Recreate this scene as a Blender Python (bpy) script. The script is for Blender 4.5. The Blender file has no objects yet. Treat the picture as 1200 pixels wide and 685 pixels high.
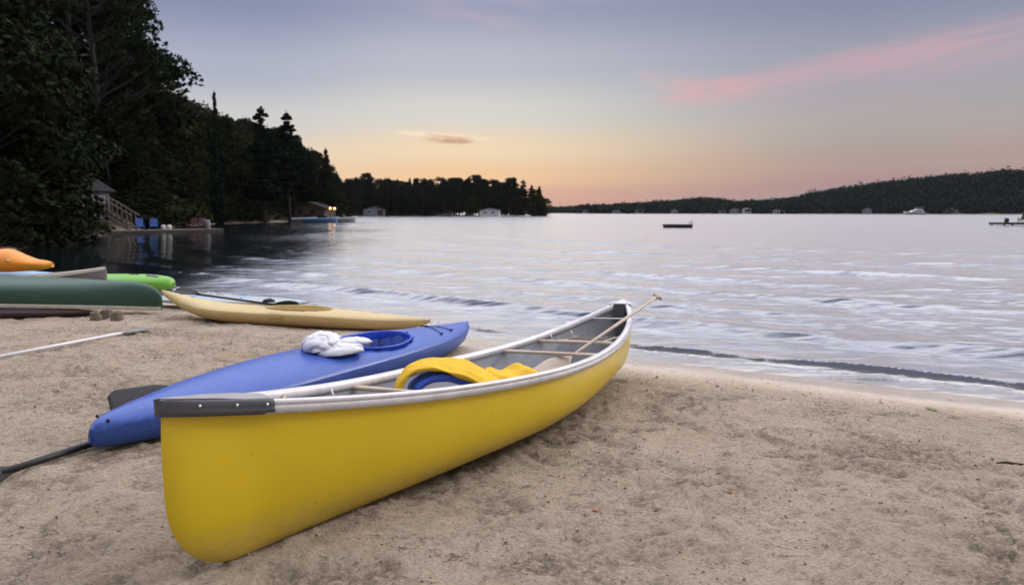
import bpy, math, random
import numpy as np
from mathutils import Vector, Matrix
random.seed(7); rng = np.random.default_rng(7)
sc = bpy.context.scene; COL = sc.collection
PI = math.pi; rad = math.radians
ZC = 1.5; F = 850.0; TILT = math.atan(94/F)

# ---------------------------------------------------------------- helpers
def at(px, py, y):
    """world point at forward distance y seen in photo pixel px,py (1200x685)"""
    u = (px-600)/F; v = (342.5-py)/F
    d = Vector((u, math.cos(TILT)+v*math.sin(TILT), -math.sin(TILT)+v*math.cos(TILT)))
    d *= y/d.y
    return Vector((d.x, d.y, d.z+ZC))
def tag(o, label=None, cat=None, group=None, kind=None):
    if label: o['label'] = label
    if cat: o['category'] = cat
    if group: o['group'] = group
    if kind: o['kind'] = kind
    return o
def empty(name, loc=(0,0,0), rz=0.0, label=None, cat=None, group=None):
    o = bpy.data.objects.new(name, None); COL.objects.link(o)
    o.location = loc; o.rotation_euler = (0,0,rz); o.empty_display_size = .1
    return tag(o, label, cat, group)
def mk(name, V, Fc, mat=None, parent=None, smooth=True):
    me = bpy.data.meshes.new(name)
    V = np.asarray(V, dtype=np.float32)
    if isinstance(Fc, np.ndarray):
        k = Fc.shape[1]; n = len(Fc)
        me.vertices.add(len(V)); me.vertices.foreach_set('co', V.ravel())
        me.loops.add(n*k); me.loops.foreach_set('vertex_index', Fc.astype(np.int32).ravel())
        me.polygons.add(n)
        me.polygons.foreach_set('loop_start', np.arange(0, n*k, k, dtype=np.int32))
        me.polygons.foreach_set('loop_total', np.full(n, k, dtype=np.int32))
        me.update(calc_edges=True); me.validate()
    else:
        me.from_pydata([tuple(map(float, v)) for v in V], [], Fc); me.update()
    if smooth: me.polygons.foreach_set('use_smooth', np.ones(len(me.polygons), dtype=bool))
    if mat: me.materials.append(mat)
    o = bpy.data.objects.new(name, me); COL.objects.link(o)
    if parent: o.parent = parent
    return o
class MB:
    """collects simple shapes for one mesh"""
    def __init__(s): s.v = []; s.f = []
    def add(s, V, Fc):
        b = len(s.v); s.v += [Vector(v) for v in V]; s.f += [tuple(i+b for i in f) for f in Fc]; return s
    def box(s, c, d, rot=None, bev=0.0):
        hx, hy, hz = d[0]/2, d[1]/2, d[2]/2; c = Vector(c)
        b = min(bev, hx*.9, hy*.9, hz*.9)
        if b <= 0:
            V = [Vector((x,y,z)) for x in(-hx,hx) for y in(-hy,hy) for z in(-hz,hz)]
            Fc = [(0,1,3,2),(4,6,7,5),(0,4,5,1),(2,3,7,6),(0,2,6,4),(1,5,7,3)]
        else:
            V = []; Fc = []
            for z, k in ((-hz, 1), (-hz+b, 0), (hz-b, 0), (hz, 1)):
                i = b*k
                V += [Vector((sx*(hx-i-cx), sy*(hy-i-cy), z)) for sx,sy,cx,cy in
                      ((-1,-1,0,b),(-1,-1,b,0),(1,-1,b,0),(1,-1,0,b),(1,1,0,b),(1,1,b,0),(-1,1,b,0),(-1,1,0,b))]
            for r in range(3):
                for i in range(8):
                    j = (i+1)%8; Fc.append((r*8+i, r*8+j, r*8+8+j, r*8+8+i))
            Fc.append(tuple(range(7,-1,-1))); Fc.append(tuple(range(24,32)))
        if rot is not None:
            R = rot.to_matrix() if hasattr(rot, 'to_matrix') else rot
            V = [R @ v for v in V]
        return s.add([v+c for v in V], Fc)
    def tube(s, pts, r, n=8, cap=True, flat=1.0):
        pts = [Vector(p) for p in pts]; N = len(pts)
        rr = r if hasattr(r, '__len__') else [r]*N
        V = []; Fc = []; up = Vector((0,0,1))
        for i, p in enumerate(pts):
            t = (pts[min(i+1,N-1)]-pts[max(i-1,0)]).normalized()
            a = t.cross(up)
            if a.length < 1e-3: a = t.cross(Vector((1,0,0)))
            a.normalize(); b = a.cross(t)
            for k in range(n):
                th = 2*PI*k/n
                V.append(p + a*math.cos(th)*rr[i] + b*math.sin(th)*rr[i]*flat)
        for i in range(N-1):
            for k in range(n):
                j = (k+1)%n; Fc.append((i*n+k, i*n+j, (i+1)*n+j, (i+1)*n+k))
        if cap: Fc.append(tuple(range(n-1,-1,-1))); Fc.append(tuple((N-1)*n+k for k in range(n)))
        return s.add(V, Fc)
    def prism(s, poly, axis, lo, hi):
        """poly in the two other axes, extruded along axis"""
        def p(a, b, t): return {'x':(t,a,b),'y':(a,t,b),'z':(a,b,t)}[axis]
        n = len(poly); V = [p(a,b,lo) for a,b in poly]+[p(a,b,hi) for a,b in poly]
        return s.add(V, [tuple(range(n)), tuple(range(2*n-1,n-1,-1))]+[(i,(i+1)%n+0,(i+1)%n+n,i+n) for i in range(n)])
    def build(s, name, mat=None, parent=None, smooth=False):
        o = mk(name, [tuple(v) for v in s.v], s.f, mat, parent, smooth)
        import bmesh
        bm = bmesh.new(); bm.from_mesh(o.data); bmesh.ops.recalc_face_normals(bm, faces=bm.faces); bm.to_mesh(o.data); bm.free()
        return o
def grid_faces(nu, nv, closed_v=False):
    i = np.arange(nu-1)[:,None]; j = np.arange(nv if closed_v else nv-1)[None,:]
    j2 = (j+1) % nv
    return np.stack([i*nv+j, (i+1)*nv+j, (i+1)*nv+j2, i*nv+j2], -1).reshape(-1,4)
# --- numpy gradient noise
_P = np.random.default_rng(3).permutation(4096)
_G = np.random.default_rng(4).uniform(0, 2*PI, 4096); _GX = np.cos(_G); _GY = np.sin(_G)
def pn(x, y, seed=0):
    xi = np.floor(x).astype(np.int64); yi = np.floor(y).astype(np.int64); xf = x-xi; yf = y-yi
    def g(a, b, fx, fy):
        h = _P[(_P[(a+seed*131) & 4095]+b) & 4095]; return _GX[h]*fx+_GY[h]*fy
    u = xf*xf*xf*(xf*(xf*6-15)+10); v = yf*yf*yf*(yf*(yf*6-15)+10)
    a = g(xi,yi,xf,yf); b = g(xi+1,yi,xf-1,yf); c = g(xi,yi+1,xf,yf-1); d = g(xi+1,yi+1,xf-1,yf-1)
    return ((a+(b-a)*u)+((c+(d-c)*u)-(a+(b-a)*u))*v)*1.5
def fbm(x, y, o=4, seed=0, gain=.5):
    r = 0; a = 1; t = 0
    for k in range(o):
        r = r+a*pn(x*2**k+k*17.3, y*2**k-k*9.1, seed+k); t += a; a *= gain
    return r/t
def sstep(a, b, x): t = np.clip((x-a)/(b-a), 0, 1); return t*t*(3-2*t)

# ---------------------------------------------------------------- materials
def mat(name, base=(.5,.5,.5), rough=.6, spec=.5, metal=0, bump=None, var=None, sub=0, coat=0):
    """procedural principled; bump=(scale,strength,dist); var=(scale,colour2,amount)"""
    m = bpy.data.materials.new(name); m.use_nodes = True; nt = m.node_tree; N = nt.nodes; L = nt.links
    p = N['Principled BSDF']; p.inputs['Base Color'].default_value = (*base,1)
    p.inputs['Roughness'].default_value = rough; p.inputs['Specular IOR Level'].default_value = spec
    p.inputs['Metallic'].default_value = metal; p.inputs['Coat Weight'].default_value = coat
    tc = N.new('ShaderNodeTexCoord')
    if var:
        n = N.new('ShaderNodeTexNoise'); n.inputs['Scale'].default_value = var[0]; n.inputs['Detail'].default_value = 6
        n.inputs['Roughness'].default_value = .65; L.new(tc.outputs['Object'], n.inputs['Vector'])
        r = N.new('ShaderNodeMapRange'); r.inputs[1].default_value = .42; r.inputs[2].default_value = .68; r.inputs[4].default_value = var[2]
        L.new(n.outputs['Fac'], r.inputs[0])
        mx = N.new('ShaderNodeMix'); mx.data_type = 'RGBA'; mx.inputs[6].default_value = (*base,1); mx.inputs[7].default_value = (*var[1],1)
        L.new(r.outputs[0], mx.inputs[0]); L.new(mx.outputs[2], p.inputs['Base Color'])
        m['mix'] = 1
    if bump:
        n = N.new('ShaderNodeTexNoise'); n.inputs['Scale'].default_value = bump[0]; n.inputs['Detail'].default_value = 5
        L.new(tc.outputs['Object'], n.inputs['Vector'])
        b = N.new('ShaderNodeBump'); b.inputs['Strength'].default_value = bump[1]; b.inputs['Distance'].default_value = bump[2]
        L.new(n.outputs['Fac'], b.inputs['Height']); L.new(b.outputs[0], p.inputs['Normal'])
    return m
def emit(name, col, s):
    m = bpy.data.materials.new(name); m.use_nodes = True; p = m.node_tree.nodes['Principled BSDF']
    p.inputs['Base Color'].default_value = (*col,1); p.inputs['Emission Color'].default_value = (*col,1); p.inputs['Emission Strength'].default_value = s
    return m
def scuffed(name, base, scuff, rough=.35, streak=(1,14,14), thr=(.62,.72), amount=.5, low=None, lowc=None, coat=0):
    """moulded plastic with fine scratches along the hull; low=(z0,z1) a rubbed band near the keel"""
    m = mat(name, base, rough, coat=coat); nt = m.node_tree; N = nt.nodes; L = nt.links; p = N['Principled BSDF']
    tc = N.new('ShaderNodeTexCoord'); mp = N.new('ShaderNodeMapping'); mp.inputs['Scale'].default_value = streak
    L.new(tc.outputs['Object'], mp.inputs[0])
    n = N.new('ShaderNodeTexNoise'); n.inputs['Scale'].default_value = 6; n.inputs['Detail'].default_value = 8; n.inputs['Roughness'].default_value = .7
    L.new(mp.outputs[0], n.inputs['Vector'])
    r = N.new('ShaderNodeMapRange'); r.inputs[1].default_value = thr[0]; r.inputs[2].default_value = thr[1]; r.inputs[4].default_value = amount
    L.new(n.outputs['Fac'], r.inputs[0])
    n2 = N.new('ShaderNodeTexNoise'); n2.inputs['Scale'].default_value = 2.2; n2.inputs['Detail'].default_value = 4
    L.new(tc.outputs['Object'], n2.inputs['Vector'])
    hv = N.new('ShaderNodeMix'); hv.data_type = 'RGBA'; hv.inputs[6].default_value = (*[c*.88 for c in base],1); hv.inputs[7].default_value = (*[min(1,c*1.1) for c in base],1)
    L.new(n2.outputs['Fac'], hv.inputs[0])
    mx = N.new('ShaderNodeMix'); mx.data_type = 'RGBA'; mx.inputs[7].default_value = (*scuff,1)
    L.new(r.outputs[0], mx.inputs[0]); L.new(hv.outputs[2], mx.inputs[6]); out = mx.outputs[2]
    # rough speckle spots
    v = N.new('ShaderNodeTexNoise'); v.inputs['Scale'].default_value = 38; v.inputs['Detail'].default_value = 2; L.new(tc.outputs['Object'], v.inputs['Vector'])
    vr = N.new('ShaderNodeMapRange'); vr.inputs[1].default_value = .745; vr.inputs[2].default_value = .775; vr.inputs[4].default_value = .7
    L.new(v.outputs['Fac'], vr.inputs[0])
    mz = N.new('ShaderNodeMix'); mz.data_type = 'RGBA'; mz.inputs[7].default_value = (base[0]*.25,base[1]*.25,base[2]*.25+.01,1)
    L.new(vr.outputs[0], mz.inputs[0]); L.new(out, mz.inputs[6]); out = mz.outputs[2]
    if low:
        sp = N.new('ShaderNodeSeparateXYZ'); L.new(tc.outputs['Object'], sp.inputs[0])
        z = N.new('ShaderNodeMapRange'); z.inputs[1].default_value = low[0]; z.inputs[2].default_value = low[1]; z.inputs[3].default_value = 1; z.inputs[4].default_value = 0
        L.new(sp.outputs['Z'], z.inputs[0])
        mu = N.new('ShaderNodeMath'); mu.operation = 'MULTIPLY'; L.new(z.outputs[0], mu.inputs[0])
        rr = N.new('ShaderNodeMapRange'); rr.inputs[1].default_value = .35; rr.inputs[2].default_value = .65; L.new(n.outputs['Fac'], rr.inputs[0])
        L.new(rr.outputs[0], mu.inputs[1])
        m2 = N.new('ShaderNodeMix'); m2.data_type = 'RGBA'; m2.inputs[7].default_value = (*lowc,1)
        L.new(mu.outputs[0], m2.inputs[0]); L.new(out, m2.inputs[6]); out = m2.outputs[2]
    L.new(out, p.inputs['Base Color'])
    ra = N.new('ShaderNodeMapRange'); ra.inputs[3].default_value = rough-.08; ra.inputs[4].default_value = rough+.15
    L.new(n.outputs['Fac'], ra.inputs[0]); L.new(ra.outputs[0], p.inputs['Roughness'])
    b = N.new('ShaderNodeBump'); b.inputs['Strength'].default_value = .25; b.inputs['Distance'].default_value = .0015
    L.new(n.outputs['Fac'], b.inputs['Height']); L.new(b.outputs[0], p.inputs['Normal'])
    return m
M = {}
M['yellow'] = scuffed('yellow_hull', (.71,.495,.012), (.80,.66,.28), .28, thr=(.60,.70), amount=.34, low=(-.62,-.50), lowc=(.50,.37,.10))
M['grey_in'] = mat('hull_lining', (.40,.41,.44), .5, bump=(60,.3,.003), var=(5,(.30,.30,.31),.6))
M['alu'] = mat('gunwale_grey', (.66,.64,.65), .38, metal=.25, var=(9,(.40,.38,.37),.5))
M['cap'] = mat('deck_cap_grey', (.070,.074,.083), .45, bump=(90,.2,.001), var=(7,(.10,.10,.11),.5))
M['plate'] = mat('deck_plate_grey', (.30,.29,.29), .45, var=(8,(.22,.2,.19),.5))
M['steel'] = mat('screw_steel', (.6,.6,.6), .3, metal=.9)
M['wood'] = mat('pale_wood', (.47,.39,.30), .55, var=(12,(.36,.25,.15),.6), bump=(40,.2,.001))
M['webbing'] = mat('seat_webbing', (.10,.085,.07), .8, bump=(150,.5,.002))
M['blue'] = scuffed('blue_plastic', (.026,.08,.36), (.46,.47,.62), .35, thr=(.50,.80), amount=.20)
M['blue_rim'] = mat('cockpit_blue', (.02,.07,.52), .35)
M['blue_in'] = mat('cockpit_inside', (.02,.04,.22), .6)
M['grey_seat'] = mat('seat_grey', (.22,.22,.22), .7, var=(9,(.12,.12,.12),.6))
M['black'] = mat('black_plastic', (.008,.008,.009), .6, bump=(60,.2,.001))
M['tan'] = scuffed('tan_plastic', (.56,.43,.18), (.68,.58,.34), .5, thr=(.5,.75), amount=.5, low=(.03,.20), lowc=(.42,.20,.09))
M['green_c'] = scuffed('green_hull', (.020,.070,.045), (.11,.16,.14), .45, thr=(.5,.8), amount=.6)
M['cream'] = mat('cream_trim', (.62,.58,.50), .5, var=(9,(.42,.38,.32),.5))
M['lime'] = scuffed('lime_plastic', (.15,.42,.04), (.35,.55,.25), .4)
M['orange'] = scuffed('orange_plastic', (.78,.27,.015), (.7,.42,.12), .4)
M['ltblue'] = mat('light_blue_plastic', (.22,.42,.66), .4, var=(5,(.35,.5,.65),.7))
M['pinkgrey'] = scuffed('faded_hull', (.17,.14,.15), (.28,.25,.25), .5)
M['pale'] = mat('pale_board', (.33,.42,.48), .4, var=(4,(.45,.42,.36),.8))
M['teal'] = mat('dull_teal', (.12,.2,.2), .5)
M['towel'] = mat('towel', (.72,.73,.78), .95, spec=.1, bump=(220,.5,.004))
M['vest_y'] = mat('vest_yellow', (.74,.45,.03), .8, spec=.2, bump=(26,.6,.012), var=(10,(.55,.32,.02),.5))
M['vest_b'] = mat('vest_blue', (.05,.10,.50), .65, spec=.3, bump=(40,.4,.006))
M['vest_p'] = mat('vest_purple', (.18,.10,.40), .7)
M['white'] = mat('white_paint', (.74,.74,.74), .5, var=(3,(.6,.6,.6),.5))
M['leaf_a'] = mat('foliage_dark', (.014,.020,.009), .8, spec=.04, var=(.35,(.021,.029,.011),1))
M['leaf_b'] = mat('foliage_conifer', (.010,.017,.010), .8, spec=.04, var=(.35,(.016,.024,.013),1))
M['leaf_c'] = mat('foliage_olive', (.024,.031,.009), .8, spec=.04, var=(.6,(.036,.038,.011),1))
M['leaf_far'] = mat('foliage_far', (.017,.023,.017), .8, spec=.02, var=(.02,(.024,.029,.020),1))
M['bark'] = mat('bark', (.026,.021,.018), .9, bump=(12,.6,.03))
M['dockwood'] = mat('dock_wood', (.17,.135,.11), .8, var=(3,(.10,.08,.065),.8))
M['darkwood'] = mat('dark_wood', (.045,.038,.033), .8, var=(3,(.07,.06,.05),.8))
M['siding'] = mat('grey_siding', (.22,.23,.26), .7, var=(2,(.17,.18,.20),.6))
M['brown_wall'] = mat('brown_siding', (.085,.05,.035), .8, var=(2,(.06,.04,.03),.6))
M['shingle'] = mat('dark_shingle', (.03,.03,.033), .95, spec=.1, var=(6,(.045,.045,.05),.8))
M['glass'] = mat('dark_glass', (.02,.022,.03), .08, spec=.8)
M['chairblue'] = mat('chair_blue', (.012,.07,.28), .5, var=(6,(.02,.09,.32),.5))
M['red'] = mat('faded_red', (.07,.014,.014), .6, var=(5,(.05,.014,.014),.5))
M['rock'] = mat('shore_rock', (.12,.11,.10), .9, bump=(3,.6,.1), var=(2,(.06,.06,.055),.8))
M['lamp'] = emit('lamp_glow', (1,.5,.16), 3.5)
M['castle'] = mat('packed_sand', (.20,.155,.11), .95, bump=(70,.7,.01), var=(20,(.13,.10,.07),.8))
M['twig'] = mat('dark_twig', (.05,.04,.03), .9, bump=(60,.5,.004))
M['leaf_or'] = mat('orange_leaf', (.42,.12,.04), .7)
M['weed'] = mat('green_weed', (.10,.16,.04), .7)
M['shadowred'] = scuffed('maroon_hull', (.035,.014,.012), (.07,.035,.03), .6)

# ---------------------------------------------------------------- shoreline and heights
NEAR = np.array([(3200,-400),(60,-42),(20,-8),(12,-1.2),(8.6,1.9),(6.3,4.0),(4.05,5.75),(2.6,6.65),(1.26,7.42),(.2,8.1),(-.9,8.95),(-2.8,10.5),
 (-6.3,13.2),(-10,16.2),(-14.5,20.6),(-18.4,26.5),(-22,34),(-25.6,41),(-26.6,46),(-26.3,50),(-26.8,56),(-30,64),(-33.5,73),(-36,85),(-36,100),(-32.5,113),(-28.7,121),
 (-29.5,134),(-42,165),(-58,200),(-62,235),(-59,252),(-40,250),(-15,257),(5,258),(13.5,262),(17,270),(8,300),(-60,400),(-500,700),(-3200,900),(-3200,-3200),(3200,-3200)], float)
FAR = np.array([(-3200,1500),(-500,1200),(0,1100),(72,960),(70,770),(112,680),(230,590),(330,500),(420,450),(560,420),(900,300),(3200,-100),(3200,3200),(-3200,3200)], float)
def sdist(x, y, poly):
    """positive inside"""
    shp = np.shape(x); x = np.ravel(x).astype(float); y = np.ravel(y).astype(float)
    d2 = np.full(x.shape, 1e18); ins = np.zeros(x.shape, bool)
    n = len(poly)
    for i in range(n):
        ax, ay = poly[i]; bx, by = poly[(i+1)%n]; ex, ey = bx-ax, by-ay
        t = np.clip(((x-ax)*ex+(y-ay)*ey)/(ex*ex+ey*ey), 0, 1)
        d2 = np.minimum(d2, (x-ax-ex*t)**2+(y-ay-ey*t)**2)
        c = (ay > y) != (by > y)
        with np.errstate(divide='ignore', invalid='ignore'):
            ins ^= c & (x < ax+(y-ay)*ex/(ey if ey else 1e-9))
    s = np.sqrt(d2); return np.where(ins, s, -s).reshape(shp)
SX = [-400,402,440,470,520,560,600,645,660,675,700,720,760,790,820,840,860,900,930,950,1000,1050,1100,1150,1170,1200,1400,2500]
SY = [240,240,240,240,241,242,243,243.5,242.5,241,237,233.5,231,229,225.5,226,229,227,224,219,212,207,203,201,199,200,197,197]
def smooth_s(s): return np.interp(s, [-400,-60,-20,-6,-1,0,1.5,4,6,9,60,3000],[-8,-6,-2.4,-.6,-.075,0,.036,.085,.11,.15,.5,.6])
def forest_mask(x, y, s): return sstep(-15,-21, x+.15*np.clip(y,-99,40))*sstep(.3,2.5,s)
def relief(x, y, s):
    """trampled sand"""
    m = sstep(.5,1.7,s)*sstep(60,25,np.hypot(x,y))
    wx = x+.25*fbm(x*1.7,y*1.7,2,21); wy = y+.25*fbm(x*1.7+9,y*1.7,2,22)
    r = .045*fbm(wx*1.1,wy*1.1,3,5) + .030*fbm(wx*3.3,wy*4.2,4,6,.55)
    b = fbm(wx*8,wy*9,3,7,.6); r = r + .026*b - .012*np.exp(-(b/.04)**2)*sstep(-.2,.3,fbm(x*.8,y*.8,2,8))
    c = fbm(wx*2.4+40,wy*2.4,3,9); c2 = fbm(x*19,y*19,3,11,.7)
    r = r + .062*np.clip(c2,0,1)*sstep(-.1,.3,c)
    return r*m
_fr = np.random.default_rng(12)
FEET = []
for k in range(26):      # wandering tracks
    fx, fy = _fr.uniform(-6,6), _fr.uniform(1.2,9.5); a = _fr.uniform(0,2*PI)
    for q in range(_fr.integers(4,9)):
        a += _fr.normal()*.15; fx += math.cos(a)*.55; fy += math.sin(a)*.55; sd = (q%2*2-1)*.09
        FEET.append((fx-math.sin(a)*sd, fy+math.cos(a)*sd, a, _fr.uniform(.016,.032)))
def feet(x, y, z, s):
    for fx, fy, a, dp in FEET:
        k = (np.abs(x-fx) < .32) & (np.abs(y-fy) < .32)
        if not k.any(): continue
        dx = x[k]-fx; dy = y[k]-fy; u = (dx*math.cos(a)+dy*math.sin(a))/.14; v = (-dx*math.sin(a)+dy*math.cos(a))/(.052*(1+.25*np.tanh(2*u)))
        r = np.sqrt(u*u+v*v)+.12*pn(x[k]*18,y[k]*18,31)
        z[k] += (-dp*sstep(1.1,.65,r)+dp*.55*np.exp(-((r-1.3)/.2)**2))*sstep(.5,1.2,s[k])
    return z
def ground_z(x, y, detail=False):
    x = np.atleast_1d(np.asarray(x, float)); y = np.atleast_1d(np.asarray(y, float))
    s = sdist(x, y, NEAR); z = smooth_s(s)
    fm = forest_mask(x, y, s); z = z + fm*(np.clip(s-1,0,60)*.21+.25*fbm(x*.15,y*.15,2,2)*np.clip(s,0,6))*np.where(y > 150, .35, 1)
    sf = sdist(x, y, FAR); px = 600+F*x/np.maximum(y, 1.)
    top = 1.5+(248-np.interp(px, SX, SY))/F*(np.hypot(x,y)*.985)
    hf = np.clip(top-16,-2,80)*sstep(0,110,sf)+1*sstep(0,5,sf)
    z = np.where(sf > 0, np.maximum(hf, .2*sstep(0,4,sf)), np.where(s>0, z, np.maximum(z, np.interp(sf,[-100,0],[-9,-.05]))))
    if detail:
        zb = z.copy(); z = z + relief(x, y, s); z = feet(x, y, z, s); z = np.where(s > .05, np.maximum(z, np.minimum(zb, .012+.3*np.clip(z-.012,-.03,0)+.006*pn(x*3,y*3,77))), z)
    return z, s, fm, sf
def gz(x, y): return float(ground_z(x, y)[0][0])
def graded(lo, hi, c0, c1, h, g):
    a = list(np.arange(c0, c1+h, h)); st = h
    while a[-1] < hi: st *= g; a.append(a[-1]+st)
    b = []; st = h; v = c0
    while v > lo: st *= g; v -= st; b.append(v)
    return np.array(b[::-1]+a)
def lattice(xs, ys):
    X, Y = np.meshgrid(xs, ys, indexing='ij'); return X, Y, grid_faces(len(xs), len(ys))
def attr(o, name, data):
    a = o.data.attributes.new(name, 'FLOAT', 'POINT'); a.data.foreach_set('value', np.asarray(data, np.float32).ravel())

xs = graded(-3000, 3000, -4.2, 4.6, .021, 1.022); ys = graded(-300, 3000, 2.0, 8.3, .021, 1.022)
X, Y, GF = lattice(xs, ys)
Z, S, FM, SF = ground_z(X.ravel(), Y.ravel(), True)
ground = mk('sand_beach', np.stack([X.ravel(), Y.ravel(), Z], -1), GF)
tag(ground, kind='structure')
wet = sstep(1.0,.25,S+.22*fbm(X.ravel()*.9,Y.ravel()*.9,3,15))
attr(ground, 'wet', wet); Rl = relief(X.ravel(), Y.ravel(), S); attr(ground, 'hollow_shade', sstep(.002,-.020,Rl)*sstep(.5,1.4,S)); attr(ground, 'litter', np.maximum(FM, (SF > 0)*1.0))

def sand_material():
    m = bpy.data.materials.new('sand'); m.use_nodes = True; nt = m.node_tree; N = nt.nodes; L = nt.links; p = N['Principled BSDF']
    tc = N.new('ShaderNodeTexCoord'); O = tc.outputs['Object']
    def noise(s, d=5, r=.6, map=None):
        n = N.new('ShaderNodeTexNoise'); n.inputs['Scale'].default_value = s; n.inputs['Detail'].default_value = d; n.inputs['Roughness'].default_value = r
        if map:
            mp = N.new('ShaderNodeMapping'); mp.inputs['Scale'].default_value = map; mp.inputs['Rotation'].default_value = (0,0,.6); L.new(O, mp.inputs[0]); L.new(mp.outputs[0], n.inputs['Vector'])
        else: L.new(O, n.inputs['Vector'])
        return n.outputs['Fac']
    def rng_(x, a, b, c=0, d=1):
        r = N.new('ShaderNodeMapRange'); r.inputs[1].default_value = a; r.inputs[2].default_value = b; r.inputs[3].default_value = c; r.inputs[4].default_value = d; L.new(x, r.inputs[0]); return r.outputs[0]
    def mix(f, a, b):
        x = N.new('ShaderNodeMix'); x.data_type = 'RGBA'
        for s, v in ((0,f),(6,a),(7,b)):
            if isinstance(v, tuple): x.inputs[s].default_value = (*v,1)
            else: L.new(v, x.inputs[s])
        return x.outputs[2]
    def mul(a, b):
        x = N.new('ShaderNodeMath'); x.operation = 'MULTIPLY'; L.new(a, x.inputs[0])
        if isinstance(b, float): x.inputs[1].default_value = b
        else: L.new(b, x.inputs[1])
        return x.outputs[0]
    col = mix(rng_(noise(1.3,6),.35,.65), (.58,.465,.34), (.67,.55,.42))
    col = mix(rng_(noise(9,6,.7),.5,.75,0,.6), col, (.33,.245,.17))
    col = mix(rng_(noise(60,3,.7),.45,.8,0,.7), col, (.22,.165,.115))
    col = mix(rng_(noise(26,6,.85,(1,2.6,1)),.54,.66,0,.55), col, (.17,.125,.085))
    # dark organic grit lying in patches
    patch = rng_(noise(1.7,4),.40,.58)
    grit = rng_(noise(30,4,.75,(1,2.2,1)),.60,.68)
    col = mix(mul(mul(patch,grit),.9), col, (.075,.058,.04))
    grit3 = rng_(noise(11,7,.85,(1,1.8,1)),.55,.60)
    col = mix(mul(mul(patch,grit3),.72), col, (.11,.085,.06))
    ah = N.new('ShaderNodeAttribute'); ah.attribute_name = 'hollow_shade'
    col = mix(mul(mul(ah.outputs['Fac'], rng_(noise(24,5,.8),.42,.56)),.66), col, (.12,.092,.065))  # painted shade: sand colour darkened in relief hollows, doubling as gathered debris
    grit2 = rng_(noise(110,2,.6),.68,.74)
    col = mix(mul(grit2,.7), col, (.06,.045,.035))
    a = N.new('ShaderNodeAttribute'); a.attribute_name = 'wet'; W = a.outputs['Fac']
    col = mix(W, col, mix(rng_(noise(3,4),.4,.6), (.38,.315,.245), (.44,.37,.29)))
    b = N.new('ShaderNodeAttribute'); b.attribute_name = 'litter'
    lit = mix(noise(.8,6), (.030,.026,.016), (.045,.045,.02))
    col = mix(b.outputs['Fac'], col, lit)
    L.new(col, p.inputs['Base Color'])
    L.new(rng_(W,.4,1,.95,.12), p.inputs['Roughness'])
    L.new(rng_(W,.3,1,.15,.8), p.inputs['Specular IOR Level'])
    h = N.new('ShaderNodeMath'); h.operation = 'ADD'; L.new(mul(noise(45,6,.8),1.5), h.inputs[0]); L.new(mul(noise(14,5,.7),1.6), h.inputs[1])
    bp = N.new('ShaderNodeBump'); bp.inputs['Distance'].default_value = .04; L.new(h.outputs[0], bp.inputs['Height'])
    L.new(rng_(W,0,.8,.85,.03), bp.inputs['Strength']); L.new(bp.outputs[0], p.inputs['Normal'])
    return m
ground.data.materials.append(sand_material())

# ---------------------------------------------------------------- lake
xs = graded(-3000, 3000, -6, 6, .045, 1.018); ys = graded(1.0, 3000, 4.5, 11, .04, 1.015)
X, Y, GF = lattice(xs, ys); x = X.ravel(); y = Y.ravel()
S = sdist(x, y, NEAR)
s = -S
def ridge(s0, A, wf, wb, seed, fx, gap=.25):
    c = s0+.22*s0**.5*fbm(x*fx,y*fx,2,seed); u = s-c
    amp = A*(.55+gap+.9*pn(x*fx*1.7+3,y*fx*1.7,seed+9)); amp = np.clip(amp,0,None)
    return amp*np.where(u < 0, np.exp(-(u/wf)**2), np.exp(-(u/wb)**2))
z = ridge(.50,.046,.05,.17,41,.5,.4)
z += ridge(2.3,.056,.24,.5,42,.12,.7) + ridge(4.2,.036,.22,.5,43,.16,.5) + ridge(6.4,.045,.28,.6,44,.14,.5) + ridge(9.0,.045,.32,.7,45,.12,.5)
z += ridge(12.5,.05,.38,.9,46,.1,.5) + ridge(17,.055,.45,1.,47,.08,.5) + ridge(23,.06,.6,1.2,48,.07,.5)
# chop running obliquely to the shore
lee = np.full(x.shape, 1e9)
for k_ in range(9, 24):
    (ax,ay),(bx,by) = NEAR[k_],NEAR[k_+1]; t_ = np.clip(((x-ax)*(bx-ax)+(y-ay)*(by-ay))/((bx-ax)**2+(by-ay)**2),0,1); lee = np.minimum(lee, np.hypot(x-ax-(bx-ax)*t_, y-ay-(by-ay)*t_))
chop = 1-.80*sstep(20,6,lee+3*fbm(x*.12,y*.12,2,91))*sstep(-5,-9,x)
fade = sstep(.6,2.5,s)*chop
ca, sa = math.cos(rad(-28)), math.sin(rad(-28)); u = x*ca+y*sa; v = -x*sa+y*ca
z += fade*(.020*fbm(u*.5,v*1.4,2,51)+.020*fbm(u*1.3,v*4.6,3,52))*sstep(140,40,np.hypot(x,y))
near1 = np.exp(-((s-.45)/.16)**2); z += near1*(.020*fbm(x*5,y*5,3,57)+.008*fbm(x*11,y*11,2,58))
z += chop*sstep(.9,2.,s)*.0022*fbm(u*5,v*12,2,53)*sstep(30,10,np.hypot(x,y))
z = z*sstep(-.02,.12,s) + .006*sstep(-.25,.1,s)*sstep(.6,.2,s) - .0*s
land = ground_z(x, y)[0]
keep = (S < 3)
water = mk('lake_water', np.stack([x,y,z], -1), GF); tag(water, kind='structure')
attr(water, 'depth', np.clip(z-land,0,8)); attr(water, 'chop', chop)
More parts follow.
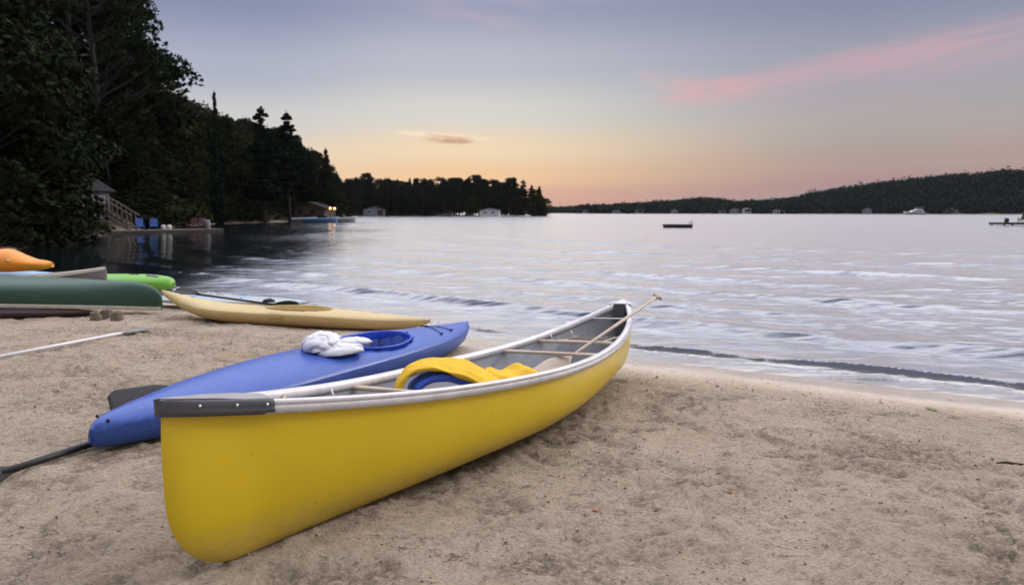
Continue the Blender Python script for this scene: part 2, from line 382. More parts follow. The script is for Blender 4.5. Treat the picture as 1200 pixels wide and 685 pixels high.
def water_material():
    m = bpy.data.materials.new('water'); m.use_nodes = True; nt = m.node_tree; N = nt.nodes; L = nt.links; N.remove(N['Principled BSDF'])
    out = N['Material Output']; tc = N.new('ShaderNodeTexCoord')
    def noise(sc_, sc3, rot, d=3, dist=0):
        mp = N.new('ShaderNodeMapping'); mp.inputs['Scale'].default_value = sc3; mp.inputs['Rotation'].default_value = (0,0,rad(rot)); L.new(tc.outputs['Object'], mp.inputs[0])
        n = N.new('ShaderNodeTexNoise'); n.inputs['Scale'].default_value = sc_; n.inputs['Detail'].default_value = d; n.inputs['Distortion'].default_value = dist; L.new(mp.outputs[0], n.inputs['Vector']); return n.outputs['Fac']
    b1 = N.new('ShaderNodeBump'); b1.inputs['Strength'].default_value = 1; b1.inputs['Distance'].default_value = .12; ac = N.new('ShaderNodeAttribute'); ac.attribute_name = 'chop'; L.new(ac.outputs['Fac'], b1.inputs['Strength']); L.new(noise(1.0,(.6,1.5,1),12,2.5,.3), b1.inputs['Height'])
    b2 = N.new('ShaderNodeBump'); b2.inputs['Strength'].default_value = .8; b2.inputs['Distance'].default_value = .008; L.new(noise(5,(1,1.8,1),22,3,.3), b2.inputs['Height']); L.new(b1.outputs[0], b2.inputs['Normal'])
    gl = N.new('ShaderNodeBsdfGlossy'); gl.inputs['Roughness'].default_value = .19; L.new(b2.outputs[0], gl.inputs['Normal']); gl.inputs['Color'].default_value = (1,1,1,1)
    body = N.new('ShaderNodeBsdfDiffuse'); body.inputs['Color'].default_value = (.020,.032,.058,1)
    tr = N.new('ShaderNodeBsdfTransparent'); tr.inputs['Color'].default_value = (.92,.93,.9,1)
    a = N.new('ShaderNodeAttribute'); a.attribute_name = 'depth'
    ex = N.new('ShaderNodeMapRange'); ex.inputs[1].default_value = .03; ex.inputs[2].default_value = .085; ex.inputs[3].default_value = .0; ex.inputs[4].default_value = 1; ex.interpolation_type = 'SMOOTHSTEP'; L.new(a.outputs['Fac'], ex.inputs[0])
    mb = N.new('ShaderNodeMixShader'); L.new(ex.outputs[0], mb.inputs[0]); L.new(tr.outputs[0], mb.inputs[1]); L.new(body.outputs[0], mb.inputs[2])
    lw = N.new('ShaderNodeLayerWeight'); lw.inputs['Blend'].default_value = .5; L.new(b2.outputs[0], lw.inputs['Normal'])
    fr = N.new('ShaderNodeMapRange'); fr.interpolation_type = 'SMOOTHSTEP'; fr.inputs[1].default_value = .50; fr.inputs[2].default_value = .95; fr.inputs[3].default_value = .04; fr.inputs[4].default_value = .96; L.new(lw.outputs['Facing'], fr.inputs[0])
    rg = N.new('ShaderNodeMapRange'); rg.inputs[1].default_value = .2; rg.inputs[2].default_value = 1; rg.inputs[3].default_value = .05; rg.inputs[4].default_value = .20; L.new(ac.outputs['Fac'], rg.inputs[0]); L.new(rg.outputs[0], gl.inputs['Roughness'])
    ms = N.new('ShaderNodeMixShader'); L.new(fr.outputs[0], ms.inputs[0]); L.new(mb.outputs[0], ms.inputs[1]); L.new(gl.outputs[0], ms.inputs[2])
    L.new(ms.outputs[0], out.inputs['Surface']); return m
water.data.materials.append(water_material())
VT0=.41; VY0=.0; VROT=-40; KROLL=0.13; KCX=.47; KTX=-.20
# ================================================================ boats
def frame_from(N, Fp):
    """empty at the middle between two end points, local +x from N to F"""
    N = Vector(N); Fp = Vector(Fp); d = Fp-N
    return (N+Fp)/2, math.atan2(d.y, d.x), math.asin(d.z/d.length), d.length
def place(e, N, Fp, roll=0.0):
    mid, yaw, pit, L = frame_from(N, Fp)
    e.location = mid
    R = Matrix.Rotation(yaw,3,'Z') @ Matrix.Rotation(-pit,3,'Y') @ Matrix.Rotation(roll,3,'X')
    e.rotation_euler = R.to_euler(); return L

class Canoe:
    def __init__(s, L, B=.461, pp=1.568, m=.762, e1=.3, D=.229, r=2.427, e2=.297, depth=.645, a=.34, b=.34, rock=.0, tilt=0., asym=0.):
        s.__dict__.update(L=L,B=B,pp=pp,m=m,e1=e1,D=D,r=r,e2=e2,depth=depth,a=a,b=b,rock=rock,tilt=tilt,asym=asym)
    def gun(s, t):            # t 0..1 -> x, half beam, z
        k = 2*t-1; q = abs(k)
        return (k*s.L/2, max(s.B*(1-min(1,q)**s.pp)**s.m*(1+s.e1*k), .004), -s.D*(1-q**s.r)*(1+s.e2*k))
    def keel(s, k):
        return -s.depth+s.rock*abs(k)**3+s.tilt*k
    def stations(s, n=60, nf=26):
        """list of (gunwale t, centre x, centre z)"""
        xa = s.L/2-s.a
        def fan_(sg):
            fan = []; zk = s.keel(sg*(1-2*s.a/s.L))
            for i in range(nf+1):
                w = i/nf
                if w < .72:
                    ph = w/.72*PI/2
                    cx = xa+s.a*math.sin(ph)**(2/2.25); cz = zk+s.b*(1-math.cos(ph)**(2/2.25))
                else:
                    v = (w-.72)/.28; cx = xa+s.a-.012*math.sin(v*PI/2)+.010*math.sin(v*PI); cz = zk+s.b+(0-zk-s.b)*v
                fan.append((1-(s.a/s.L)*(1-w**.9), cx, cz))
            return fan
        fan = fan_(1)
        left = [(1-g, -cx, cz) for g,cx,cz in fan_(-1)][::-1]
        mid = [((x/s.L)+.5, x, s.keel(2*x/s.L)) for x in np.linspace(-xa, xa, n+2)[1:-1]]
        return left+mid+fan
    def section(s, t, cx, cz, off=0.0, m=18):
        gx, gb, gzv = s.gun(t); k = abs(2*t-1)
        full = (1-min(1,k)**(4 if s.asym else 2.4))*(1-s.asym*float(sstep(0,.8,2*t-1)))
        P = []
        for j in range(m+1):
            th = j/m*PI/2
            ey = .52*full+1.1*(1-full); ez = .58*full+1.0*(1-full)
            yy = math.sin(th)**ey if th > 0 else 0; zz = 1-math.cos(th)**ez if th < PI/2-1e-9 else 1
            y = gb*(yy*(1+.035*full*math.sin(th*2))); z = cz+(gzv-cz)*zz; x = cx+(gx-cx)*zz
            if off:
                y = max(y-off, 0); z = z if j == m else z+off*math.cos(th)
            P.append((x, y, z))
        return P
    def shell(s, off=0.0, lo=0, hi=None):
        V = []; st = s.stations(); m = 18
        if off:
            st = [q for q in st if .010 < q[0] < .990]
        for t,cx,cz in st:
            if off:
                gx,gb,gzv = s.gun(t)
                cz = min(cz+off*.4, gzv-.02); cx = min(max(cx,-s.L/2+.02),s.L/2-.02)
            P = s.section(t,cx,cz,off,m)
            V += [(x,-y,z) for x,y,z in P[::-1]]+[p for p in P[1:]]
        return np.array(V), grid_faces(len(st), 2*m+1)
    def rail(s, side, w=.038, h=.032, t0=.004, t1=.996, n=110, lift=-.030):
        V = []; prof = [(-.55,0),(-.5,.9),(-.2,1.0),(.35,1.0),(.52,.8),(.55,.35),(.48,.28),(.55,.2),(.55,-.75),(.35,-.85),(.3,-.1),(-.3,-.1),(-.35,-.5),(-.55,-.5)]
        for i in range(n):
            u = i/(n-1); u = .5-.5*math.cos(u*PI); t = t0+(t1-t0)*u
            x,b,z = s.gun(t)
            x2,b2,_ = s.gun(min(t+.004,1)); x1,b1,_ = s.gun(max(t-.004,0))
            T = Vector((x2-x1,b2-b1,0)).normalized(); Nn = Vector((-T.y,T.x,0))
            for p,q in prof:
                pos = Vector((x,b,0))+Nn*(p*w); V.append((pos.x, side*max(pos.y, .0015 if side>0 else .0015), z+lift+q*h))
        k = len(prof); return np.array(V), grid_faces(n, k, True)
    def build_end_cap(s, root, end, length, mats, skirt=.042, screws=False, n=26):
        """deck plate (top) + dark skirt wrapped round the tip; end 0 or 1"""
        def g(u):
            t = u*length/s.L; t = t if end == 0 else 1-t
            return s.gun(t)
        sg = -1 if end == 0 else 1
        # skirt
        V = []
        us = [1-i/(n-1) for i in range(n)]; path = []
        for u in us: x,b,z = g(u); path.append((x, b+.028, z))
        tipx = sg*(s.L/2+.014); 
        right = [p for p in path if p[1] > .034]
        loop = [(x,-y,z) for x,y,z in right]+[(tipx-.004*sg,-.018,0.0),(tipx,-.008,0.0),(tipx,.008,0.0),(tipx-.004*sg,.018,0.0)]+right[::-1]
        for i,(x,y,z) in enumerate(loop):
            f = 1.0 if 2 < i < len(loop)-3 else .75
            c = (0,0,0)
            inx = y*.0; k = .74 if abs(y) > .03 else .9
            V += [(x, y*k, z+.005),(x, y*.96, z+.006),(x,y,z-.003),(x,y*1.02,z-.022),(x,y*1.0,z-.028),(x,y*1.02,z-.034),(x,y*1.01,z-.026-skirt*f*.75),(x,y*.93,z-.026-skirt*f*.77)]
        cap = mk('deck_cap', np.array(V), grid_faces(len(loop), 8), mats[0], root)
        so = cap.modifiers.new('s','SOLIDIFY'); so.thickness = .004; so.offset = -1
        if screws:
            for u in (.28,.62,.92):
                for sd in (-1,1):
                    x,b,z = g(u)
                    mb = MB(); c = Vector((x, sd*(b+.029), z-.018)); mb.tube([c, c+Vector((0,sd*.005,0))], [.0075,.006], 12)
                    sb = mb.build('screw', M['steel'], cap, True)
                    mb = MB(); mb.tube([c+Vector((0,sd*.005,0)), c+Vector((0,sd*.0062,0))], .0028, 6)
                    pass
        V = []; nn = 16
        for i in range(n):
            u = i/(n-1)*1.12+.005; x,b,z = g(u)
            dip = max(0,u-.86)/.26
            for j in range(nn):
                w = j/(nn-1)*2-1
                V.append((x+sg*-.05*(w*w)*max(0,(u-.5)*2)*-1, w*(b+.004), z+.010-.006*dip+.010*(1-w*w)*min(1,u*2)))
        pl = mk('deck_plate', np.array(V), grid_faces(n, nn), mats[1], root)
        so = pl.modifiers.new('s','SOLIDIFY'); so.thickness = .004; so.offset = -1
        return cap

# ---- the yellow canoe
N0 = Vector((-1.296,2.602,.812)); F0 = Vector((1.021,6.57,.697)); ROLL = .056
can = Canoe(4.5955, depth=.66, tilt=.055, asym=.6)
yc = empty('canoe'); tag(yc, 'yellow canoe with grey gunwales, nearest boat on the sand, its stern towards the viewer', 'canoe')
place(yc, N0, F0, -ROLL); yc_m = Matrix.LocRotScale(yc.location, yc.rotation_euler.to_quaternion(), None)
# put the keel on the sand
V, Fc = can.shell(); hull = mk('hull', V, Fc, M['yellow'], yc)
V, Fc = can.shell(.009); mk('hull_lining', V, Fc[:, ::-1].copy(), M['grey_in'], yc)
for sd in (-1,1):
    V, Fc = can.rail(sd); mk('gunwale', V, Fc if sd < 0 else Fc[:, ::-1].copy(), M['alu'], yc)
can.build_end_cap(yc, 0, .40, (M['cap'], M['plate']), screws=True)
can.build_end_cap(yc, 1, .10, (M['alu'], M['alu']), skirt=.012)
def thwart(t, w=.05, th=.022, mat_=None, waist=.6, name='thwart', dz=-.022):
    x,b,z = can.gun(t); b -= .012; V = []; n = 17
    for i in range(n):
        y = -b+2*b*i/(n-1); ww = w*(waist+(1-waist)*abs(y/b)**2)*.5
        for a,c in ((-1,-.6),(-.75,-1),(.75,-1),(1,-.6),(1,.6),(.75,1),(-.75,1),(-1,.6)): V.append((x+a*ww, y, z-.024+dz+c*th/2))
    return mk(name, np.array(V), grid_faces(n, 8, True), mat_ or M['wood'], yc)
for t_ in (.985,.03):      # closed float tank faces at both tips
    gx,gb,gzv = can.gun(t_); P_ = can.section(t_, gx, can.keel(2*t_-1)+.16, .006)
    mb = MB(); poly = [(x,-y,z-.0) for x,y,z in P_[::-1]]+P_[1:]; n_ = len(poly); sg = 1 if t_ > .5 else -1
    mb.add([(x-.05*sg,y*1.02,z) for x,y,z in poly]+[(x-.04*sg,y*1.02,z) for x,y,z in poly], [tuple(range(n_)), tuple(range(2*n_-1,n_-1,-1))]+[(i,(i+1)%n_,(i+1)%n_+n_,i+n_) for i in range(n_)])
    mb.build('float_tank', M['cap'] if t_ > .5 else M['grey_in'], yc)
thwart(.688, .075); thwart(.785, .055, dz=-.03)
thwart(.925, .018, .012, M['alu'], 1, 'carry_handle', -.01); thwart(.30, .06)
# carry rope near the stern
mb = MB(); x,b,z = can.gun(.16); mb.tube([(x+.03*math.sin(k*1.3), -b+.02+2*(b-.02)*k/10, z-.03-.035*math.sin(k/10*PI)+.004*math.sin(k*2)) for k in range(11)], .010, 8)
mb.build('carry_rope', M['wood'], yc, True)
def seat(t, dz):
    x,b,z = can.gun(t); b = min(b, can.gun(t+.03)[1], can.gun(t-.03)[1])-.04; s_ = tag(empty('seat'), None); s_.parent = yc
    mb = MB()
    for dx in (-.13,.13): mb.box((x+dx,0,z+dz), (.035,2*b,.022), bev=.005)
    for sd in (-1,1):
        mb.box((x,sd*(b-.07),z+dz+.001), (.24,.035,.020), bev=.004)
    fr = mb.build('seat_frame', M['wood'], s_)
    mb = MB()
    for k in range(9): mb.box((x-.105+k*.026,0,z+dz+.013+.002*(k%2)), (.022,2*b-.16,.004))
    nb = int((2*b-.16)/.03)
    for k in range(nb): mb.box((x,-b+.095+k*.03,z+dz+.0135+.002*(k%2)), (.23,.024,.004))
    mb.build('webbing', M['webbing'], s_)
    for dx in (-.13,.13):
        for sd in (-1,1):
            b2 = can.gun(t+dx/can.L)[1]-.035; mb = MB(); mb.tube([(x+dx,sd*b2,z-.035),(x+dx,sd*(b2-.02),z+dz)], .006, 6); mb.build('hanger', M['alu'], s_, True)
seat(.835, -.09); seat(.215, -.11)
for t in (.55,.62,.74,.80,.88,.45,.36):   # ribs pressed in the lining
    pass
def in_canoe(p): return yc_m @ Vector(p)

# ---- life vest arched over the canoe floor
def band(name, path, w, th, mat_, parent, M4, wj=None, wr=.0, seed=0, n_w=12):
    """soft padded band swept along path (local x,z list with y centre); rounded cross-section"""
    P = [Vector(p) for p in path]; n = len(P); V = []
    prof = []
    for k in range(24):
        a = 2*PI*k/24; c, s_ = math.cos(a), math.sin(a)
        prof.append((math.copysign(abs(c)**.75,c), math.copysign(abs(s_)**.6,s_)))
    for i,p in enumerate(P):
        t = (P[min(i+1,n-1)]-P[max(i-1,0)]).normalized()
        ax = (wj[i] if wj else Vector((0,1,0))).normalized(); nn = t.cross(ax).normalized()
        ww = w[i] if hasattr(w,'__len__') else w
        e = min(i, n-1-i); tt = th*(1 if e > 1 else (.35,.8)[e])
        for a,b in prof:
            wob = float(pn(np.array(a*2.+seed+i*.12), np.array(i*.45+b*.7+seed), 61))*wr+float(pn(np.array(a*1.2+seed), np.array(i*1.3+b), 62))*wr*.45
            q = p+ax*(a*ww/2)+nn*(b*tt/2)+nn*wob*(1 if abs(b) < .99 or True else 0)
            V.append(M4 @ q)
    n_ = len(prof); Fq = [tuple(f) for f in grid_faces(n, n_, True)]
    Fq += [tuple(range(n_-1,-1,-1)), tuple((n-1)*n_+k for k in range(n_))]
    o = mk(name, [tuple(v) for v in V], Fq, mat_, parent); sm = o.modifiers.new('s','SUBSURF'); sm.levels = sm.render_levels = 1
    return o
def catmull(pts, n):
    P = [Vector(p) for p in pts]; P = [P[0]*2-P[1]]+P+[P[-1]*2-P[-2]]; out = []; m = len(P)-3
    for k in range(n):
        u = k/(n-1)*m; i = min(int(u), m-1); f = u-i; a,b,c,d = P[i:i+4]
        out.append(.5*((2*b)+(c-a)*f+(2*a-5*b+4*c-d)*f*f+(3*b-a-3*c+d)*f**3))
    return out
lv = empty('life_vest', in_canoe((.05,0,-.5)), 0, 'yellow and blue life vest bent into an arch inside the yellow canoe', 'life vest')
def vx(t): return (t-.5)*can.L
LM = Matrix.Translation(-lv.location) @ yc_m @ Matrix.Translation((vx(VT0),VY0,0)) @ Matrix.Rotation(rad(VROT),4,'Z')
arch = catmull([(-.35,0,-.52),(-.36,0,-.40),(-.33,0,-.24),(-.25,0,-.165),(-.12,0,-.150),(.03,.0,-.185),(.18,.0,-.255),(.30,.0,-.34),(.37,.0,-.40),(.40,.0,-.45)], 34)
band('shell', arch, [.16+.22*min(1,max(0,i-11)/12) for i in range(34)], .034, M['vest_y'], lv, LM, wj=[Vector((0,1,.28*float(sstep(8,20,i)))) for i in range(34)], wr=.016, seed=3)
arch2 = catmull([(-.255,0,-.50),(-.255,0,-.36),(-.24,0,-.265),(-.14,0,-.215),(0,0,-.235),(.12,0,-.30),(.22,0,-.38),(.28,0,-.48)], 24)
band('lining', arch2, .20, .055, M['vest_b'], lv, LM @ Matrix.Translation((0,.0,0)), wr=.012, seed=9)
arch3 = catmull([(-.285,-.09,-.44),(-.275,-.105,-.355),(-.20,-.12,-.325),(-.08,-.13,-.325),(.06,-.135,-.38),(.14,-.135,-.45)], 16)
band('edge_trim', arch3, .03, .026, M['vest_y'], lv, LM, wr=.005, seed=5)
mb = MB(); mb.tube([(-.24,-.11,-.36),(-.22,-.125,-.41),(-.23,-.125,-.48)], .012, 6, flat=.4); mb.box((-.222,-.128,-.40),(.03,.014,.05),bev=.004)
o = mb.build('strap', M['vest_b'], lv); o.data.transform(LM)
lv2 = empty('life_vest', in_canoe((.2,0,-.5)), 0, 'second yellow life vest lying flat and crumpled in the canoe beside the arched one', 'life vest')
LM2 = Matrix.Translation(-lv2.location) @ yc_m @ Matrix.Translation((vx(.545),-.02,0)) @ Matrix.Rotation(rad(VROT),4,'Z')
fl = catmull([(-.26,0,-.46),(-.22,0,-.37),(-.13,0,-.315),(-.02,0,-.335),(.10,0,-.315),(.18,0,-.35),(.21,0,-.40),(.22,0,-.43)], 24)
band('shell', fl, .40, .05, M['vest_y'], lv2, LM2, wr=.034, seed=15)
fl = catmull([(-.34,0,-.50),(-.30,0,-.40),(-.23,0,-.33),(-.16,0,-.31)], 10)
band('lining', fl, .24, .045, M['vest_p'], lv2, LM2, wr=.018, seed=19)

# ---- paddles
def paddle(root, L, shaft_r=.014, bl=.50, bw=.19, smat=None, bmat=None, grip='T', both=False, bent=0.0):
    """lies along +x, blade at -x end"""
    smat = smat or M['wood']; bmat = bmat or smat
    def blade(x0, sg, tw=0.0):
        V = []; n = 22; m = 11
        for i in range(n):
            u = i/(n-1); w = bw/2*min(1, (1-(1-min(1,u*2.2))**2.0))*(1-.5*max(0,(u-.86)/.14)**2.2) if u > 0 else .012
            w = max(w, shaft_r)
            if both: w = bw/2*(.12+.88*math.sin(min(1,u*1.5)*PI/2))*(1-max(0,(u-.8)/.2)**2.5*.55)
            for j in range(m):
                a = j/(m-1)*2-1
                th = (.004+.012*(1-u)*(1-abs(a))**1.0)
                zc = .02*(a*a)*(1 if both else 0)
                V.append((x0+sg*u*bl, a*w, th+zc)); 
            for j in range(m-1,-1,-1):
                a = j/(m-1)*2-1; th = (.004+.012*(1-u)*(1-abs(a))); V.append((x0+sg*u*bl, a*w, -th+(.02*a*a if both else 0)))
        k = 2*m; Fq = [tuple(f) for f in grid_faces(n, k, True)]+[tuple(range(k)), tuple((n-1)*k+q for q in range(k-1,-1,-1))]
        o = mk('blade', V, Fq, bmat, root)
        if tw: o.data.transform(Matrix.Rotation(tw,4,'X'))
        return o
    hs = L/2
    blade(-hs+bl, -1)
    mb = MB()
    if both:
        blade(hs-bl, 1, 1.0); mb.tube([(-hs+bl-.06,0,0),(hs-bl+.06,0,0)], shaft_r, 10)
    else:
        mb.tube([(-hs+bl-.10,0,0),(-hs+bl+.15,0,0),(0,0,0),(hs-.04,0,0)], [shaft_r*.8,shaft_r,shaft_r,shaft_r*.95], 10)
    mb.build('shaft', smat, root, True)
    if not both:
        mb = MB()
        mb.tube([(hs-.05,0,0),(hs-.02,-.012,0),(hs,-.0,0)], [shaft_r,shaft_r*1.1,shaft_r*.8], 10); mb.tube([(hs-.015,-.045,0),(hs-.008,0,0),(hs-.015,.045,0)], [.011,.016,.011], 8)
        mb.build('grip', smat, root, True)
def orient(e, A, B, roll=0):
    A = Vector(A); B = Vector(B); d = B-A
    e.location = (A+B)/2; e.rotation_euler = (Matrix.Rotation(math.atan2(d.y,d.x),3,'Z')@Matrix.Rotation(-math.asin(d.z/d.length),3,'Y')@Matrix.Rotation(roll,3,'X')).to_euler()
    return d.length
pd = empty('paddle', label='wooden canoe paddle leaning across the gunwale of the yellow canoe', cat='paddle')
x,b,z = can.gun(.875); A = in_canoe((vx(.60),-.02,-.44)); B_ = in_canoe((x,-b,z+.055)); dd = (B_-A).normalized(); Lp = 1.85
orient(pd, A, A+dd*Lp, .5); paddle(pd, Lp, .014, .50, .19)

# ---- kayaks
def kayak(root, L, W, stations, matl, cockpit=None, nose=.03, n=120, m=44, flat=.0, rimmat=None, inmat=None, ridge=.0):
    """stations: rows (u, halfwidth factor, z deck centre, z chine, z keel) with u -1..1"""
    A = np.array(stations); U = np.linspace(-1,1,n); U = np.sin(U*PI/2)*.35+U*.65
    def ip(c, u):      # smooth interpolation
        k = np.interp(u, A[:,0], np.arange(len(A))); i = np.clip(np.floor(k).astype(int),0,len(A)-2); f = k-i
        g = lambda j: A[np.clip(j,0,len(A)-1),c]
        p0,p1,p2,p3 = g(i-1),g(i),g(i+1),g(i+2)
        return .5*(2*p1+(p2-p0)*f+(2*p0-5*p1+4*p2-p3)*f*f+(3*p1-p0-3*p2+p3)*f**3)
    w = np.maximum(ip(1,U),.004)*W/2; zt = ip(2,U); zc = ip(3,U); zk = ip(4,U)
    V = np.zeros((n,m,3))
    for j in range(m):
        th = 2*PI*j/m; c, s_ = math.cos(th), math.sin(th)
        yy = math.copysign(abs(c)**.9, c)
        V[:,j,0] = U*L/2; V[:,j,1] = yy*w
        if s_ >= 0: V[:,j,2] = zc+(zt-zc)*(abs(s_)**(1.25)*(1-ridge)+ridge*(1-abs(c)))
        else: V[:,j,2] = zc-(zc-zk)*abs(s_)**.62
    def deckz(x, y):
        u = x/(L/2); ww = float(np.interp(u,U,w)); c = min(1,abs(y)/ww)**(1/.9); s_ = math.sqrt(max(0,1-c*c))
        return float(np.interp(u,U,zc)+(np.interp(u,U,zt)-np.interp(u,U,zc))*(s_**1.25*(1-ridge)+ridge*(1-c)))
    if cockpit:
        cx, ca, cb, dep = cockpit
        # recessed tub inside the rim
        for i in range(n):
            for j in range(m):
                x_,y_,z_ = V[i,j]
                if math.sin(2*PI*j/m) < 0: continue
                k = math.hypot((x_-cx)/ca, y_/cb)
                if k < 1.02: V[i,j,2] = z_-dep*float(sstep(1.02,.86,k))
    V2 = V.reshape(-1,3)
    Fq = [tuple(f) for f in grid_faces(n,m,True)]+[tuple(range(m-1,-1,-1)), tuple((n-1)*m+k for k in range(m))]
    o = mk('hull', V2, Fq, matl, root)
    if cockpit:
        # tub colour
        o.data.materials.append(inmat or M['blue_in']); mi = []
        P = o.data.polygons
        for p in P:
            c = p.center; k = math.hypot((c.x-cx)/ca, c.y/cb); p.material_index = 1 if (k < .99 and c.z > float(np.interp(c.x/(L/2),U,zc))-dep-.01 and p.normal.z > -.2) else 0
        mb = MB(); pts = []
        K = 48; V = []
        for q in range(K):
            a = 2*PI*q/K
            for k,(dr,dz) in enumerate(((.0,-.03),(.012,.0),(.013,.008),(.008,.012),(-.002,.010),(-.006,.0),(-.006,-.06))):
                ex, ey = math.cos(a), math.sin(a); x_ = cx+(ca+dr)*math.copysign(abs(ex)**1.08,ex); y_ = (cb+dr)*math.copysign(abs(ey)**1.0,ey)
                V.append((x_, y_, .35*deckz(cx+ca*math.cos(a), cb*math.sin(a))+.65*deckz(cx+ca*math.cos(a), cb*.6)+dz+.004))
        mk('cockpit_rim', np.array(V), grid_faces2(K,7), rimmat or M['blue_rim'], root)
    return o, deckz
def grid_faces2(n, m):   # closed in first direction
    i = np.arange(n)[:,None]; j = np.arange(m-1)[None,:]; i2 = (i+1)%n
    return np.stack([i*m+j, i2*m+j, i2*m+j+1, i*m+j+1], -1).reshape(-1,4)
bk = empty('kayak', label='blue kayak with an open cockpit lying behind the yellow canoe', cat='kayak')
KA = Vector((-2.47,4.10,gz(-2.47,4.10)-.01)); KB = Vector((-.53,8.10,gz(-.53,8.1)-.01)); KL = place(bk, KA, KB, KROLL)
bk_m = Matrix.LocRotScale(bk.location, bk.rotation_euler.to_quaternion(), None)
KST = [(-1,.03,.17,.12,.08),(-.985,.15,.205,.15,.05),(-.94,.27,.235,.18,.03),(-.85,.45,.26,.19,.015),(-.65,.76,.295,.205,.0),(-.4,.95,.325,.22,-.004),(-.1,1.0,.335,.23,-.005),(.15,1.0,.33,.235,-.005),
       (.4,.93,.32,.235,-.004),(.6,.80,.30,.23,.0),(.78,.58,.29,.225,.02),(.90,.36,.285,.23,.06),(.97,.18,.285,.245,.13),(1,.03,.28,.255,.20)]
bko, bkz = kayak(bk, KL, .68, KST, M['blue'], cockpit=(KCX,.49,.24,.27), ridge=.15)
mb = MB(); mb.box((KCX-.12,0,.10),(.32,.30,.05),bev=.02); mb.box((KCX-.27,0,.19),(.05,.32,.18),Matrix.Rotation(-.25,3,'Y'),bev=.02)
sb = mb.build('seat', M['grey_seat'], bk)
for (a, b_) in (((1.38,-.17),(1.50,.10)),((1.64,-.13),(1.50,.15)),):
    mb = MB(); pts = [Vector(a).to_3d().lerp(Vector(b_).to_3d(), k/8) for k in range(9)]; mb.tube([(p.x,p.y,bkz(p.x,p.y)+.008) for p in pts], .0045, 6)
    for p in (pts[0],pts[-1]): mb.tube([(p.x-.02,p.y,bkz(p.x,p.y)+.012),(p.x+.02,p.y,bkz(p.x,p.y)+.012)], .009, 6)
    mb.build('bungee_cord', M['black'], bk, True)
mb = MB(); mb.tube([(KCX+.50,-.02,bkz(KCX+.5,-.02)),(KCX+.50,-.02,bkz(KCX+.5,-.02)+.014)], .011, 8); mb.build('cord_fitting', M['black'], bk, True)
for sd in (-1,1):
    mb = MB(); x_ = -KL/2*.965; y_ = sd*.052; mb.tube([(x_,y_*.8,.212),(x_,y_*1.06,.216)], .009, 10); mb.build('drain_hole', M['black'], bk, True)
# ---- white towel
tw = empty('towel', bk_m @ Vector((KTX,-.02,bkz(KTX,0))), bk.rotation_euler.z, 'crumpled white towel lying on the deck of the blue kayak', 'towel')
def blob(name, mat_, parent, c, r, seed, amp=.22, fr=2.2, rz=0, base=True, sub=5):
    import bmesh
    bm = bmesh.new(); bmesh.ops.create_icosphere(bm, subdivisions=sub, radius=1)
    P = np.array([v.co[:] for v in bm.verts]); x_,y_,z_ = P.T
    a = fbm(x_*fr+seed, y_*fr+z_*1.3*fr, 3, seed); b_ = np.abs(fbm(x_*fr*1.25+z_*.5+seed, y_*fr*1.25+z_*.3, 2, seed+3))
    rad_ = 1+amp*a*1.4-amp*.8*np.exp(-(b_/.07)**2)+amp*.5
    P = P*rad_[:,None]; P[:,2] = np.where(P[:,2] < -.25, -.25+(P[:,2]+.25)*.1, P[:,2])
    P = P*np.array(r); cr, sr = math.cos(rz), math.sin(rz); P = np.stack([P[:,0]*cr-P[:,1]*sr, P[:,0]*sr+P[:,1]*cr, P[:,2]],-1)+np.array(c)
    Fq = [[v.index for v in f.verts] for f in bm.faces]; bm.free()
    return P, Fq
P1,F1 = blob('t', None, None, (-.05,.02,.035), (.18,.14,.105), 5, .24, .7, .3)
P2,F2 = blob('t', None, None, (.02,-.12,-.01), (.19,.11,.055), 8, .22, .6, -.35)
P3,F3 = blob('t', None, None, (.27,-.05,.015), (.16,.06,.045), 11, .20, 1.0, -.55)
P4,F4 = blob('t', None, None, (.06,.03,.06), (.12,.08,.06), 15, .22, 1.0, .2)
Vt = np.concatenate([P1,P2,P3,P4]); Ft = F1+[[i+len(P1) for i in f] for f in F2]+[[i+len(P1)+len(P2) for i in f] for f in F3]+[[i+len(P1)+len(P2)+len(P3) for i in f] for f in F4]
to = mk('cloth', Vt, Ft, M['towel'], tw)
rm = to.modifiers.new('r','REMESH'); rm.mode = 'VOXEL'; rm.voxel_size = .006; rm.use_smooth_shade = True
sm = to.modifiers.new('s','SMOOTH'); sm.factor = .5; sm.iterations = 8

# ---- tan kayak beyond
tk = empty('kayak', label='pale tan kayak with upswept nose and reddish worn bottom at the water edge', cat='kayak')
TA = Vector((-4.93,10.15,0)); TB = Vector((-1.02,8.95,0)); zg = gz(-2.8,9.5); TA.z = TB.z = zg-.015; TL = place(tk, TA, TB)
TST = [(-1,.02,.415,.39,.37),(-.97,.12,.40,.36,.32),(-.9,.25,.375,.315,.24),(-.78,.48,.325,.25,.14),(-.6,.76,.27,.20,.05),(-.4,.95,.245,.19,.01),(-.15,1,.235,.185,0),(.1,1,.25,.185,0),(.3,.95,.24,.18,0),(.5,.82,.22,.165,.0),(.7,.58,.20,.15,.01),(.86,.34,.19,.145,.04),(.95,.16,.18,.15,.08),(1,.03,.172,.16,.13)]
tko, tkz = kayak(tk, TL, .62, TST, M['tan'], cockpit=(.18,.48,.19,.13), rimmat=M['tan'], inmat=M['tan'])
mb = MB(); mb.box((.02,-.315,.175),(.22,.05,.07),bev=.015); mb.build('side_handle', M['tan'], tk)
pd2 = empty('kayak_paddle', label='black double bladed paddle resting across the nose of the tan kayak', cat='paddle')
A = at(205,341,10.35); B_ = at(352,361,9.75); orient(pd2, A, B_, .4); paddle(pd2, (B_-A).length, .016, .42, .17, M['black'], M['black'], both=True)
gl_ = empty('glove', label='small black glove draped on the tan kayak near the paddle', cat='glove')
p = at(315,353,9.75); gl_.location = p
